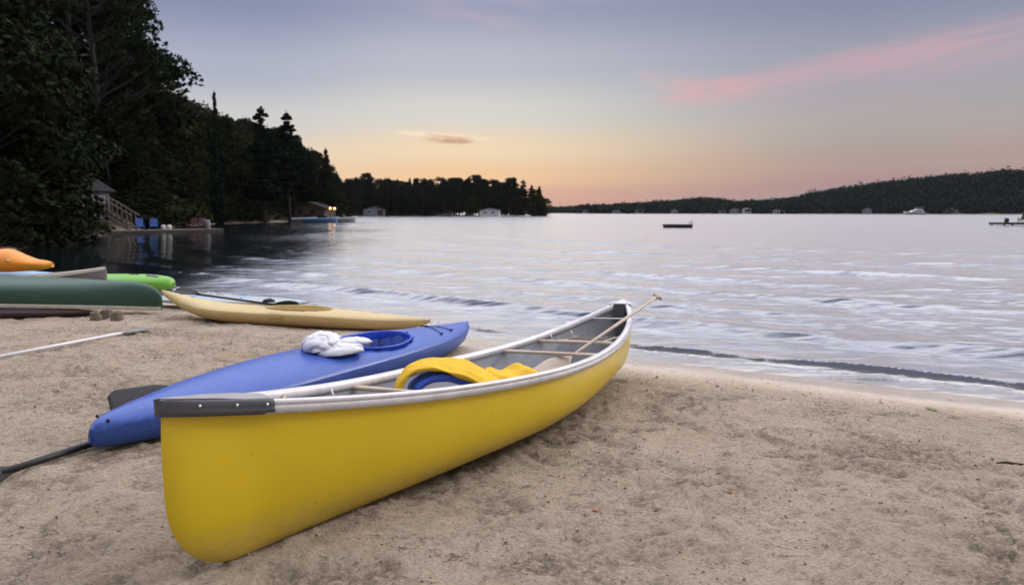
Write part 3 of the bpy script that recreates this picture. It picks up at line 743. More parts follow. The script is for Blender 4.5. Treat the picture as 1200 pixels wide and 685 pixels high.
P1,F1 = blob('g', None, None, (0,0,.0), (.07,.05,.035), 25, .3, 2.2, .3, sub=4); g = mk('cloth', P1, F1, M['black'], gl_)
wb = empty('surfboard', label='pale blue and white board lying at the water edge behind the tan kayak', cat='board')
A = Vector((-5.75,11.4,0)); B_ = Vector((-3.1,11.0,0)); A.z = gz(A.x,A.y)+.06; B_.z = A.z-.02
WL = place(wb, A, B_); WST = [(-1,.05,.09,.08,.06),(-.9,.5,.10,.07,.03),(-.5,.95,.12,.07,.0),(0,1,.13,.07,0),(.5,.9,.12,.07,0),(.85,.5,.10,.06,.02),(1,.04,.08,.06,.05)]
kayak(wb, WL, .66, WST, M['pale'], n=60, m=28)
for dx in (-.5,.3):
    mb = MB(); mb.box((dx,0,.128),(.04,.3,.012),bev=.004); mb.build('strap', M['ltblue'], wb)

# ---- overturned green canoe
gc = empty('canoe', label='dark green canoe lying upside down with cream gunwales on the left of the beach', cat='canoe')
can2 = Canoe(4.9, B=.43, e1=0, e2=0, D=.10, depth=.43, a=.50, b=.26, rock=.02, pp=2.0, m=.9)
GB = Vector((-5.12,10.55,gz(-5.12,10.55)+.035)); GA = Vector((-9.95,9.7,gz(-9.95,9.7)+.18))
place(gc, GA, GB, PI+.10)
V, Fc = can2.shell(); o = mk('hull', V, Fc, M['green_c'], gc); 
V, Fc = can2.shell(.01); mk('hull_lining', V, Fc[:, ::-1].copy(), M['webbing'], gc)
for sd in (-1,1):
    V, Fc = can2.rail(sd, .03, .03); mk('gunwale', V, Fc if sd < 0 else Fc[:, ::-1].copy(), M['cream'], gc)
# maroon hull lying under it
mr = empty('kayak', label='dark maroon kayak half hidden under the overturned green canoe', cat='kayak')
A = Vector((-9.2,9.35,0)); B_ = Vector((-5.9,10.15,0)); A.z = gz(A.x,A.y)-.02; B_.z = gz(B_.x,B_.y)-.02; ML = place(mr, A, B_)
MST = [(-1,.05,.1,.08,.06),(-.85,.5,.15,.08,.02),(-.4,.95,.17,.09,.0),(0,1,.17,.09,0),(.5,.9,.16,.09,0),(.85,.5,.12,.08,.02),(1,.04,.1,.07,.05)]
kayak(mr, ML, .5, MST, M['shadowred'], n=60, m=28)
# ---- lime kayak
lk = empty('kayak', label='bright lime green kayak overturned just behind the green canoe', cat='kayak')
B_ = Vector((-6.05,12.95,0)); A = Vector((-8.5,12.7,0)); B_.z = gz(B_.x,B_.y)+.10; A.z = gz(A.x,A.y)+.18; LL = place(lk, A, B_)
LST = [(-1,.05,.10,.08,.06),(-.9,.5,.2,.1,.03),(-.5,.95,.24,.13,.0),(0,1,.25,.13,0),(.4,.98,.27,.14,0),(.7,.85,.27,.14,.0),(.88,.62,.25,.13,.01),(.96,.42,.22,.12,.03),(1,.18,.16,.11,.07)]
kayak(lk, LL, .66, LST, M['lime'], n=80, m=32)
mb = MB(); mb.box((LL/2*.45,-.05,.272),(.16,.03,.02),bev=.006); mb.build('grab_handle', M['black'], lk)
mb = MB(); mb.box((LL/2*.72,-.06,.262),(.20,.14,.014),Matrix.Rotation(.12,3,'Y'),bev=.005); mb.build('deck_patch', M['pinkgrey'], lk)
# ---- faded grey canoe
fc = empty('canoe', label='faded brownish grey canoe lying upright with a white gunwale between green canoe and orange kayak', cat='canoe')
can3 = Canoe(4.4, B=.40, e1=0, e2=0, D=.13, depth=.46, a=.5, b=.28, rock=.03, pp=2.0, m=.9)
B_ = at(95,313,11.9); A = Vector((-10.6,10.9,B_.z-.06)); place(fc, A, B_)
V, Fc = can3.shell(); mk('hull', V, Fc, M['pinkgrey'], fc)
V, Fc = can3.shell(.01); mk('hull_lining', V, Fc[:, ::-1].copy(), M['pinkgrey'], fc)
for sd in (-1,1):
    V, Fc = can3.rail(sd, .032, .03); mk('gunwale', V, Fc if sd < 0 else Fc[:, ::-1].copy(), M['cream'], fc)
# ---- light blue kayak and the orange one stacked on it
lb = empty('kayak', label='light blue kayak under the orange kayak at the left edge', cat='kayak')
B_ = at(106,323,13.6); A = Vector((-12.2,13.0,B_.z)); 
B_.z -= .27; A.z -= .27; BL = place(lb, A, B_)
BST = [(-1,.04,.30,.28,.25),(-.85,.45,.32,.22,.1),(-.5,.9,.36,.22,.02),(0,1,.38,.22,0),(.45,.9,.38,.23,0),(.75,.5,.33,.25,.08),(.93,.2,.30,.26,.18),(1,.05,.28,.27,.25)]
kayak(lb, BL, .66, BST, M['ltblue'], n=60, m=28)
ok = empty('kayak', label='short orange kayak with a humped bow stacked on the light blue kayak', cat='kayak')
B_ = at(62,313,13.0); A = B_+Vector((-2.3,-.25,0)); zb = at(30,318,13.0).z; A.z = B_.z = zb; OL = place(ok, A, B_)
OST = [(-1,.3,.15,.10,.06),(-.85,.8,.24,.14,.01),(-.5,1,.26,.16,0),(-.15,1,.27,.16,0),(.1,1,.33,.17,0),(.28,.96,.41,.17,0),(.42,.88,.40,.17,.0),(.58,.76,.31,.16,.01),(.75,.6,.23,.15,.02),(.9,.4,.20,.13,.05),(1,.16,.17,.12,.08)]
oko, okz = kayak(ok, OL, .74, OST, M['orange'], cockpit=(-.10,.33,.25,.12), rimmat=M['orange'], inmat=M['orange'])
mb = MB(); P0 = Vector((OL/2*.26,-.30,.17)); mb.tube([(.10,-.20,.36),(.18,-.33,.33),(.28,-.375,.25),(.36,-.375,.15)], [.03,.035,.035,.04], 8, flat=.5); mb.build('seat_strap', M['chairblue'], ok, True)
mb = MB(); mb.box((-.30,0,.30),(.10,.42,.26),Matrix.Rotation(-.5,3,'Y'),bev=.03); mb.build('seat_back', M['chairblue'], ok)
mb = MB(); mb.tube([(OL*.5*.50,-.315,.22),(OL*.5*.50,-.335,.22)], .022, 12); mb.build('drain_plug', M['steel'], ok, True)

# ---- paddles lying on the sand
wp = empty('paddle', label='long white shafted paddle with a grey blade lying on the sand at the left', cat='paddle')
B_ = at(176,384,8.9); B_.z = gz(B_.x,B_.y)+.025; A = at(-30,423,6.6); A.z = gz(A.x,A.y)+.04
orient(wp, B_, A); paddle(wp, (B_-A).length, .017, .50, .13, M['white'], M['grey_seat'])
bp = empty('kayak_paddle', label='black paddle with its shaft sticking out from under the blue kayak nose', cat='paddle')
A = Vector((-2.86,3.10,0)); A.z = gz(A.x,A.y)+.05; B_ = Vector((-2.30,4.86,0)); B_.z = gz(B_.x,B_.y)+.025
orient(bp, A, B_, 1.0); paddle(bp, (B_-A).length, .021, .70, .15, M['black'], M['black'])
bq = empty('paddle', label='flat black paddle blade showing beyond the blue kayak nose', cat='paddle')
A = Vector((-2.90,5.10,0)); A.z = gz(A.x,A.y)+.045; B_ = Vector((-1.95,5.95,0)); B_.z = gz(B_.x,B_.y)+.04
orient(bq, A, B_, .75); paddle(bq, (B_-A).length, .015, .56, .22, M['black'], M['black'])
# ---- sand castles
import bmesh
lab = ['leftmost of three small bucket shaped sand castles below the green canoe','middle sand castle, the one set back between the other two','rightmost of three small bucket shaped sand castles, the widest']
for k,(px,py,d,r) in enumerate(((112,370,9.55,.060),(126,367,9.8,.060),(137,369,9.6,.066))):
    p = at(px,py,d); zg = gz(p.x,p.y); mb = MB(); rr = [1.05,1.03,.98,.95,.90,.86,.70,.30]; zz = [-.03,.0,.04,.08,.115,.128,.134,.136]
    V = [];
    for i in range(8):
        for q in range(20):
            a = 2*PI*q/20; w = 1+.05*math.sin(q*2.7+k*2+i)+.04*math.sin(q*5.1+i*1.7); V.append((r*1.15*rr[i]*w*math.cos(a), r*1.15*rr[i]*w*math.sin(a), zz[i]+.006*math.sin(q*1.9+k)))
    o = mk('sand_castle', V, [tuple(f) for f in grid_faces(8,20,True)]+[tuple(range(140,160))], M['castle']); o.location = (p.x,p.y,zg)
    tag(o, lab[k], 'sand castle', 'sand castles in a row')
# ---- debris
def on_sand(px, py):
    d = 5.
    for _ in range(12):
        p = at(px,py,d); zg = gz(p.x,p.y); d = max(1.2, d*(ZC-zg)/max(.05,(ZC-p.z)))
    p = at(px,py,d); return Vector((p.x,p.y,float(ground_z(p.x,p.y,True)[0][0])))
p = on_sand(1186,548); mb = MB(); mb.tube([(-.08,0,.004),(-.03,.010,.008),(.03,-.006,.008),(.10,.012,.004)], [.004,.008,.007,.003], 7)
mb.tube([(.02,0,.008),(.05,.04,.007)], [.004,.002], 5); o = mb.build('driftwood', M['twig'], None, True); o.location = p; o.rotation_euler.z = -.25; tag(o, 'small dark driftwood stick on the sand at the right edge', 'driftwood')
def leafo(px, py, r, m, name, lab, cat):
    p = on_sand(px,py); V = []; K = 14
    for q in range(K):
        a = 2*PI*q/K; rr = r*(1+.25*math.sin(3*a)+.1*math.sin(7*a)); V.append((rr*math.cos(a)*1.5, rr*math.sin(a), .004+.35*r*math.cos(a)**2+.2*r*math.sin(a*2)))
    V.append((0,0,.008)); o = mk(name, V, [(i,(i+1)%K,K) for i in range(K)], m); so = o.modifiers.new('s','SOLIDIFY'); so.thickness = .0012
    o.location = p; o.rotation_euler.z = px*.37; tag(o, lab, cat)
leafo(857,574,.014,M['leaf_or'],'fallen_leaf','orange brown fallen leaf on the sand below the shoreline','leaf')
leafo(698,598,.012,M['leaf_or'],'fallen_leaf','reddish curled leaf on the sand right of the yellow canoe','leaf')
leafo(1092,481,.028,M['weed'],'water_weed','green tuft of water weed left near the waterline at the right','weed')
leafo(733,570,.010,M['weed'],'water_weed','tiny sprig of yellow green weed on dry sand beside the canoe','weed')
# countless grit: twig bits, leaf crumbs and sand clods
r_ = np.random.default_rng(5); n = 11000
dx = r_.uniform(-7,6.5,n); dy = r_.uniform(1.9,11,n); sd_ = sdist(dx,dy,NEAR)
dens = sstep(-.05,.35,fbm(dx*.9,dy*.9,3,71))+.25; strand = np.exp(-((sd_-.95)/.22)**2)*1.5
k = (sd_ > .35) & (r_.random(n) < np.clip(dens+strand,0,1)); dx, dy = dx[k], dy[k]; n = len(dx); dz = ground_z(dx,dy,True)[0]
tw_ = r_.random(n) < .16; ln = np.where(tw_, r_.uniform(.012,.042,n), r_.uniform(.003,.011,n)); wd = np.where(tw_, r_.uniform(.0012,.0022,n), r_.uniform(.0015,.004,n)); an = r_.uniform(0,PI,n)
V = []; Fq = []
for i in range(n):
    c, s_ = math.cos(an[i]), math.sin(an[i]); l, w = ln[i], wd[i]; h = w*1.2; bz = dz[i]+.001; b0 = len(V)
    for a,b_,hh in ((-1,0,0),(-.2,-1,0),(1,.2,0),(.1,1,0),(0,0,1)):
        x_ = a*l; y_ = b_*w; V.append((dx[i]+x_*c-y_*s_, dy[i]+x_*s_+y_*c, bz+hh*h+(.002 if a else 0)*0))
    Fq += [(b0,b0+1,b0+4),(b0+1,b0+2,b0+4),(b0+2,b0+3,b0+4),(b0+3,b0,b0+4)]
o = mk('beach_debris', V, Fq, mat('debris', (.06,.045,.03), .9, var=(2.5,(.16,.12,.07),.8)), None, False); tag(o, 'scattered twig bits, leaf crumbs and dark grit on the sand', 'debris', kind='stuff')
n = 12000; dx = r_.uniform(-6,6,n); dy = r_.uniform(1.9,9,n); sd_ = sdist(dx,dy,NEAR); k = (sd_ > .7) & (fbm(dx*1.1+5,dy*1.1,3,75) > r_.uniform(-.3,.4,n)); dx,dy = dx[k],dy[k]; n = len(dx); dz = ground_z(dx,dy,True)[0]
ico = bmesh.new(); bmesh.ops.create_icosphere(ico, subdivisions=1, radius=1); IV = np.array([v.co[:] for v in ico.verts]); IF = np.array([[v.index for v in f.verts] for f in ico.faces]); ico.free()
rr = r_.gamma(2,.0016,n)+.0015; 
VV = (IV[None]*(1+r_.uniform(-.25,.25,(n,len(IV),1)))*rr[:,None,None]*r_.uniform(.7,1.3,(n,1,3)))+np.stack([dx,dy,dz+rr*.3],-1)[:,None]
FF = (IF[None]+np.arange(n)[:,None,None]*len(IV)).reshape(-1,3)
o = mk('sand_clods', VV.reshape(-1,3), FF, mat('clod', (.40,.31,.215), .95, var=(3,(.20,.15,.10),.9))); tag(o, 'small loose clods and crumbs of sand', 'sand clods', kind='stuff')
SKY_HI=1.9; SKY_BACK=.6; SKY_ZEN=2.6; SUN_E=1.3; EXPO=0.0
# ================================================================ trees
def leaf_mesh(C, size, nrm=None, elong=1.0, seed=0, flat=0.0):
    """one small rhombic leaf-spray per centre"""
    r = np.random.default_rng(seed); n = len(C)
    a = r.normal(size=(n,3)); a[:,2] *= (1-flat); a /= np.linalg.norm(a,axis=1)[:,None]+1e-9
    if nrm is not None: a = a*.6+nrm; a /= np.linalg.norm(a,axis=1)[:,None]+1e-9
    b = r.normal(size=(n,3)); b[:,2] *= (1-flat); b = np.cross(a,b); b /= np.linalg.norm(b,axis=1)[:,None]+1e-9
    s = (size*r.uniform(.6,1.35,n))[:,None]
    V = np.stack([C-a*s*elong, C+b*s*.5, C+a*s*elong, C-b*s*.5], 1).reshape(-1,3)
    return V, np.arange(4*n).reshape(n,4)
def decid(seed, H=12., R=3.4, base=.12, nc=70, nl=95, ls=.20, loose=0.0):
    r = np.random.default_rng(seed); C = []; tips = []
    for k in range(nc):
        u = r.uniform(0,1)**.8; h = base+(1-base)*u; prof = math.sin(min(1,(1-u)*1.25+.08)*PI/2)**.75*(.7+.3*math.sin(min(1,u*2.2)*PI/2))
        a = r.uniform(0,2*PI); q = r.uniform(.35,1)**.5*R*prof*(1+.22*math.sin(a*2+seed)+.12*math.sin(a*3+u*6))
        c = np.array((q*math.cos(a), q*math.sin(a), h*H*.96)); tips.append(c); cr = r.uniform(.55,1.15)*R*.30*(1-.45*loose)
        P = r.normal(size=(nl,3)); P /= np.linalg.norm(P,axis=1)[:,None]; P *= (r.uniform(.3,1,nl)**.5)[:,None]*cr*np.array((1.15,1.15,.62)); P[:,2] += .15*cr*np.cos(P[:,0]*3)
        C.append(c+P)
    C = np.concatenate(C); V, Fq = leaf_mesh(C, ls, seed=seed, elong=.8)
    return V, Fq, tips
def conifer(seed, H=13., R=2.3, base=.08, ls=.26, droop=.35, gap=0.0, step=.42, dens=1.0):
    r = np.random.default_rng(seed); C = []; Nn = []; tips = []; h = base*H
    while h < H*.985:
        u = (h/H-base)/(1-base); L = R*(1-u)**.8*(1 if u > .1 else .75)+.12
        if gap: L *= r.uniform(.45,1.25)
        nb = int(5+3*(1-u)); a0 = r.uniform(0,6.28)
        for q in range(nb):
            if r.random() < gap*.55: continue
            a = a0+2*PI*q/nb+r.normal()*.25; l = L*r.uniform(.7,1.15); m = max(4,int(l*13*dens*(1.5 if gap else 1)))
            t = r.uniform(.12,1,m)**.8; sp = (1-t*.55)*l*.26*r.normal(size=m)
            up = (.28 if gap else -.0)*t*l*.5
            x_ = np.cos(a)*t*l-np.sin(a)*sp; y_ = np.sin(a)*t*l+np.cos(a)*sp; z_ = h-droop*t*t*l*.6+up+r.normal(size=m)*.07
            C.append(np.stack([x_,y_,z_],-1)); tips.append((np.cos(a)*l*.8, np.sin(a)*l*.8, h-droop*.3*l+(.28*l*.4 if gap else 0)))
        h += step*r.uniform(.7,1.3)*(1.7 if gap else 1)*(.6+.4*(1-u))
    C.append(np.array([(0,0,H*k) for k in np.linspace(.93,1.0,8)])); C = np.concatenate(C)
    V, Fq = leaf_mesh(C, ls, seed=seed, elong=.95, flat=.55); return V, Fq, tips
def trunk_mesh(H, r0, seed, limbs=None, lean=.02):
    mb = MB(); n = 9; rr = random.Random(seed)
    pts = [(math.sin(k*.9+seed)*.05*k*.5+lean*k, math.cos(k*1.1+seed)*.05*k*.4, H*.96*k/(n-1)-.4*(k == 0)) for k in range(n)]
    mb.tube(pts, [r0*(1-.9*k/(n-1))+.015 for k in range(n)], 8)
    for c in (limbs or []):
        zb = max(.15*H, c[2]-math.hypot(c[0],c[1])*.55-.2); f = zb/(H*.96)*(n-1); i = min(int(f),n-2); p = Vector(pts[i]).lerp(Vector(pts[i+1]), f-i); q = Vector(tuple(map(float,c)))
        mid = p.lerp(q,.5)+Vector((0,0,-.12)); w = r0*.30*(1-zb/H)+.02
        mb.tube([p, mid, q], [w, w*.6, .012], 5, cap=False)
    me = mb.build('trunk', M['bark'], None, True); return me
proto = {}
def make_proto(key, H, V, Fq, tips, m, r0, nl=18):
    cr = mk('crown', V, Fq, m, None, False); sel = tips[::max(1,len(tips)//nl)] if nl else []
    tr = trunk_mesh(H, r0, len(proto)+3, sel); proto[key] = (H, cr.data, tr.data)
    bpy.data.objects.remove(cr); bpy.data.objects.remove(tr)
V,Fq,t = decid(1); make_proto('d0',12.,V,Fq,t,M['leaf_a'],.22)
V,Fq,t = decid(2,12.,3.0,.1,64,95,.19); make_proto('d1',12.,V,Fq,t,M['leaf_a'],.22)
V,Fq,t = decid(3,12.,3.9,.15,80,90,.20); make_proto('d2',12.,V,Fq,t,M['leaf_c'],.26)
V,Fq,t = decid(4,14.,3.9,.16,95,210,.125,.8); make_proto('loose',14.,V,Fq,t,M['leaf_a'],.26,60)
V,Fq,t = decid(14,14.,3.6,.3,62,190,.12,1.0); make_proto('loose2',14.,V,Fq,t,M['leaf_a'],.24,60)
V,Fq,t = conifer(5); make_proto('c0',13.,V,Fq,t,M['leaf_b'],.2)
V,Fq,t = conifer(6,13.,1.8,.05,.22,.45); make_proto('c1',13.,V,Fq,t,M['leaf_b'],.17)
V,Fq,t = conifer(7,14.,3.6,.25,.28,.05,.6,.36,2.2); make_proto('p0',14.,V,Fq,t,M['leaf_b'],.2,40)
V,Fq,t = conifer(8,14.,3.3,.3,.28,.0,.7,.38,2.2); make_proto('p1',14.,V,Fq,t,M['leaf_b'],.2,40)
V,Fq,t = conifer(9,13.,3.4,.02,.15,.55,0,.30,2.2); make_proto('hem',13.,V,Fq,t,M['leaf_a'],.26)
V,Fq,t = decid(21,2.2,1.5,.02,26,80,.09); make_proto('bush',2.2,V,Fq,t,M['leaf_c'],.05)
V,Fq,t = decid(22,2.2,1.3,.02,22,80,.09); make_proto('bush2',2.2,V,Fq,t,M['leaf_a'],.05)
NAMES = {'d':'broadleaf_tree','l':'broadleaf_tree','c':'conifer_tree','p':'pine_tree','h':'hemlock_tree','b':'shrub'}
def tree(key, x, y, h, wide=1.0, label='', group=None, z=None, rz=None, parts=True, cat=None):
    H, cm, tm = proto[key]; s = h/H
    zz = gz(x,y) if z is None else z
    e = empty(NAMES[key[0]], (x,y,zz-.15*s), random.uniform(0,2*PI) if rz is None else rz, label, cat or ('shrub' if key[0] == 'b' else 'tree'), group)
    e.scale = (s*wide, s*wide, s)
    for nm, me in (('crown',cm),('trunk',tm)):
        o = bpy.data.objects.new(nm, me); COL.objects.link(o); o.parent = e
    return e
# silhouette of the left wood in the photograph, as elevation against bearing
LX = [-200,0,60,110,150,172,185,200,215,240,262,290,310,345,352,372,388,398,404,430]
LY = [-200,-150,-110,-60,-10,40,62,82,100,112,124,134,146,150,158,172,184,198,214,230]
rs = random.Random(11); spots = []
def pxof(x, y): return 600+F*x/y
tries = 0
def minsil(x, y, r): return max(np.interp(pxof(x+dx*r,y), LX, LY) for dx in (0,.35))
while tries < 9000 and len(spots) < 290:
    tries += 1
    y = 30+118*rs.random()**.75; x = (rs.uniform(-110,403)-600)/F*y; s = float(sdist(np.array([x]),np.array([y]),NEAR)[0])
    if not (1.2 < s < 26): continue
    px = pxof(x,y)
    if px > 402 or px < -150: continue
    if -35 < x < -24 and 44.5 < y < 57 : continue         # clearing for cottage, stairs and dock
    if -40 < x < -29 and 104 < y < 121 and s < 7: continue
    if any((x-a)**2+(y-b)**2 < (2.4+.010*y)**2 for a,b in spots): continue
    zg = gz(x,y); rmax = 1.2+.012*y
    ys = minsil(x,y,rmax*1.5)+rs.uniform(1,16)
    h = (248-ys)/F*y+1.5-zg
    h = min(h, rs.uniform(11,17)) if s > 6 or y > 85 else min(h, rs.uniform(6.5,12))
    if h < 4: continue
    spots.append((x,y))
    near = y < 52
    key = rs.choice(['d0','d1','d2','d1','hem','d0','hem','d2','c0'] if not near else ['d0','d1','hem','loose','d2','hem'])
    w = min(1.6, max(.9, 11./h)) if key[0] in 'dlh' else rs.uniform(1.2,1.6)
    tree(key, x, y, h, w, {'d':'dark round crowned broadleaf tree in the wood on the left shore','l':'broadleaf tree with a loose leafy crown in the wood on the left shore','c':'narrow pointed conifer in the wood on the left shore','p':'pine with ragged layered branches in the wood on the left shore','h':'drooping hemlock in the wood on the left shore'}[key[0]], {'d':'broadleaf trees of the left wood','l':'loose crowned trees of the left wood','c':'conifers of the left wood','p':'pines of the left wood','h':'hemlocks of the left wood'}[key[0]])
print('left trees', len(spots))
def named(key, px, ytop, y, label, wide=1., rz=0.):
    x = (px-600)/F*y; zg = gz(x,y); h = (248-ytop)/F*y+1.5-zg; return tree(key, x, y, h, wide, label, rz=rz)
named('loose', 122, -95, 63, 'tall airy broadleaf tree whose upper twigs show sky at the top left', .85, 1)
named('loose2', 160, -12, 68, 'broadleaf tree with gappy twigs against the sky, at the upper left edge of the wood', .62, 2)
named('hem', 190, 62, 76, 'dark tree at the shoulder where the left wood steps down under the tall airy tree', .95, 3)
named('p0', 312, 127, 92, 'ragged pine on the skyline, left one of the pair on the left hillside', .9, 1)
named('p1', 341, 131, 100, 'ragged pine on the skyline, right one of the pair on the left hillside', 1.0, 4)
named('d0', 138, -15, 74, 'rounded tree filling the gap behind the tall airy tree', 1.1, 3)
named('d1', 100, -60, 68, 'tall rounded tree left of the airy tree trunk', 1.1, 3)
named('d2', 165, 38, 79, 'olive tinged tree just left of the shoulder of the left wood', 1.0, 3)
named('bush2', 86, 252, 46.2, 'leafy shrub standing in front of the grey cottage', .8, 1)
named('c1', 259, 108, 78, 'thin spiky conifer poking out of the hillside skyline alone', .5, 0)
named('c0', 385, 174, 125, 'conifer at the very end of the left hillside where it meets the sky', .9, 0)
named('hem', 22, -60, 33, 'big hemlock with sweeping boughs at the far left over the shore', 1.15, 2)
named('hem', 56, 5, 38, 'dark hemlock with low boughs hanging beside the grey cottage', .95, 5)
named('d0', -10, -40, 30, 'broad dark tree cut by the left edge above the orange kayak', 1.1, 1)
# shrubs at the shore
for k,(px,py,y,h,key) in enumerate(((70,268,44,1.8,'bush'),(92,268,45,1.7,'bush'),(45,272,38,1.9,'bush2'),(12,276,33,2.1,'bush2'),(118,262,50,2.,'bush2'),(-8,285,28,1.8,'bush2'))):
    x = (px-600)/F*y; tree(key, x, y, h, 1.2, ['olive shrub nearest the white boat on the left bank','yellowish shrub below the cottage at the dock end','dark shrub on the left bank below the big hemlock','dark shrub low on the bank at far left','dark shrub between cottage and stairs','dark shrub at the left edge of the bank'][k])
for k in range(34):
    px_ = 292+k*3.25; y_ = (128,136,121)[k%3]+rs.uniform(-2,2); x_ = (px_-600)/F*y_
    if float(sdist(np.array([x_]),np.array([y_]),NEAR)[0]) < 2.5 or (k%3 == 2 and px_ > 350): continue
    h = (248-np.interp(px_+3, LX, LY)-rs.uniform(0,9))/F*y_+1.5-gz(x_,y_); key = rs.choice(['d0','d1','hem','c0','d0'])
    tree(key, x_, y_, max(h,4), min(1.5, max(.8, 9./h)) if key[0] != 'c' else 1.3, {'d':'dark round crowned broadleaf tree in the wood on the left shore','c':'narrow pointed conifer in the wood on the left shore','h':'drooping hemlock in the wood on the left shore'}[key[0]], {'d':'broadleaf trees of the left wood','c':'conifers of the left wood','h':'hemlocks of the left wood'}[key[0]])
for k in range(46):
    y_ = 57+k*1.6; x_ = -22.
    while float(sdist(np.array([x_]),np.array([y_]),NEAR)[0]) < 1.0: x_ -= .3
    x_ -= rs.uniform(0,2.5)
    if 107 < y_ < 121: continue
    tree(rs.choice(['bush','bush2','bush2']), x_, y_, rs.uniform(2.2,4.6), rs.uniform(1.1,1.5), 'leafy shrub overhanging the water along the foot of the left wood', 'shrubs along the foot of the left wood')
# ---- headland across the bay
rs = random.Random(5); hs = []
HX = [396,402,415,430,445,470,500,520,545,560,585,600,615,630,640,645,648]; HY = [214,212,210,206,208,213,213,211,210,208,213,210,215,219,222,230,244]
tries = 0
while tries < 8000 and len(hs) < 150:
    tries += 1; y = rs.uniform(250,300); x = rs.uniform(-72,17); s = float(sdist(np.array([x]),np.array([y]),NEAR)[0])
    if s < .8: continue
    px = pxof(x,y)
    if px > 643 or px < 392: continue
    if any((x-a)**2+(y-b)**2 < 2.7**2 for a,b in hs): continue
    if y < 262 and (428 < px < 452 or 562 < px < 588) and s < 5: continue
    zg = gz(x,y); ys = max(np.interp(px+d, HX, HY) for d in (-4,0,4))+rs.choice([0,0,1,2,4,8])-rs.choice([0,0,0,3,5])
    h = (248-ys)/F*y+1.5-zg
    if s < 6: h = min(h, rs.uniform(6,11))
    if h < 3: continue
    hs.append((x,y)); key = rs.choice(['d0','d1','c0','c1','p0','p1','d1'] if s > 5 else ['d0','d1','d2','hem'])
    w = rs.uniform(1.0,1.45)
    tree(key, x, y, h, w, {'d':'round crowned tree on the wooded point across the bay','c':'pointed conifer on the wooded point across the bay','p':'ragged pine rising from the wooded point across the bay','h':'drooping evergreen at the waterline of the wooded point'}[key[0]], {'d':'broadleaf trees of the point','c':'conifers of the point','p':'pines of the point','h':'evergreens along the waterline of the point'}[key[0]])
print('headland trees', len(hs))
# ---- far wood on the opposite hills: one mass
r = np.random.default_rng(31); n = 90000; x = r.uniform(-20,1000,n); y = r.uniform(380,1250,n)
px = 600+F*x/y; k = (px > 630) & (px < 1330); x, y = x[k], y[k]
z, s, fm, sf = ground_z(x, y); k = (sf > 1) & (sf < 175); x,y,z,sf = x[k],y[k],z[k],sf[k]
wgt = np.exp(-sf/120); k = r.random(len(x)) < 8000/len(x); x,y,z,sf = x[k],y[k],z[k],sf[k]; n = len(x); print('far clumps', n)
q = 40; hh = r.uniform(6,10,n)*np.where(sf < 6,.6,1); hh = np.where(r.random(n) < .05, hh*1.25, hh); P = r.normal(size=(n,q,3)); P /= np.linalg.norm(P,axis=2)[...,None]; P *= r.uniform(.5,1,(n,q,1))
wv = r.uniform(2.4,4.6,n); P = P*np.stack([wv,wv,hh*.5],-1)[:,None]; C = np.stack([x,y,z+hh*.5],-1)[:,None]+P
V, Fq = leaf_mesh(C.reshape(-1,3), 1.1, seed=4, elong=.8); o = mk('far_forest', V, Fq, M['leaf_far'], None, False); tag(o, 'dark wooded hills seen as one mass across the lake', 'forest', kind='stuff')

# ================================================================ shore buildings and docks
def house(name, loc, rz, w, d, hw, hr, wallm, roofm, label, cat, wins=(), door=None, over=.3, porch=False, trim=None):
    e = empty(name, loc, rz, label, cat)
    mb = MB(); mb.prism([(-w/2,-.6),(w/2,-.6),(w/2,hw),(0,hr),(-w/2,hw)], 'y', -d/2, d/2); mb.build('wall', wallm, e)
    sl = math.atan2(hr-hw, w/2); L = math.hypot(hr-hw, w/2)+over; mb = MB()
    for sg in (-1,1):
        cx = sg*(w/2+over*math.cos(sl))/2; cz = hr-(hr-hw+over*math.sin(sl))/2+.08
        mb.box((cx,0,cz), (L,d+2*over,.12), Matrix.Rotation(sg*sl,3,'Y'))
    mb.build('roof', roofm, e)
    for (wx, wz, ww, wh) in wins:
        mb = MB(); 
        for a,b,c_,d_ in ((-ww/2,0,.1,wh+.2),(ww/2,0,.1,wh+.2)): mb.box((wx+a,-d/2-.03,wz), (.1,.08,wh+.1))
        mb.box((wx,-d/2-.032,wz+wh/2),(ww+.1,.08,.1)); mb.box((wx,-d/2-.032,wz-wh/2),(ww+.1,.08,.1)); mb.box((wx,-d/2-.028,wz),(.05,.06,wh))
        f = mb.build('window', trim or M['white'], e); mb = MB(); mb.box((wx,-d/2-.012,wz),(ww-.02,.02,wh-.02)); mb.build('pane', M['glass'], f)
    if door:
        dx_, dw, dh, dm = door; mb = MB(); mb.box((dx_,-d/2-.03,dh/2),(dw,.06,dh)); dd = mb.build('door', dm, e); mb = MB(); mb.tube([(dx_+dw*.38,-d/2-.12,dh*.48),(dx_+dw*.38,-d/2-.06,dh*.48)],.04,6); mb.build('handle', M['steel'], dd)
    return e
# cottage on the left bank: gable facing the water
cx, cy = (103-600)/F*52, 52.; zg = 1.2
house('cottage', (cx-1.9,cy+1.2,zg), rad(-14), 3.1, 4.4, 1.9, 2.8, M['siding'], M['shingle'], 'grey cottage half hidden by boughs above the dock stairs', 'cottage', wins=((-.1,1.15,1.3,1.1),), door=(1.35,.75,1.8,M['siding']), over=.35)
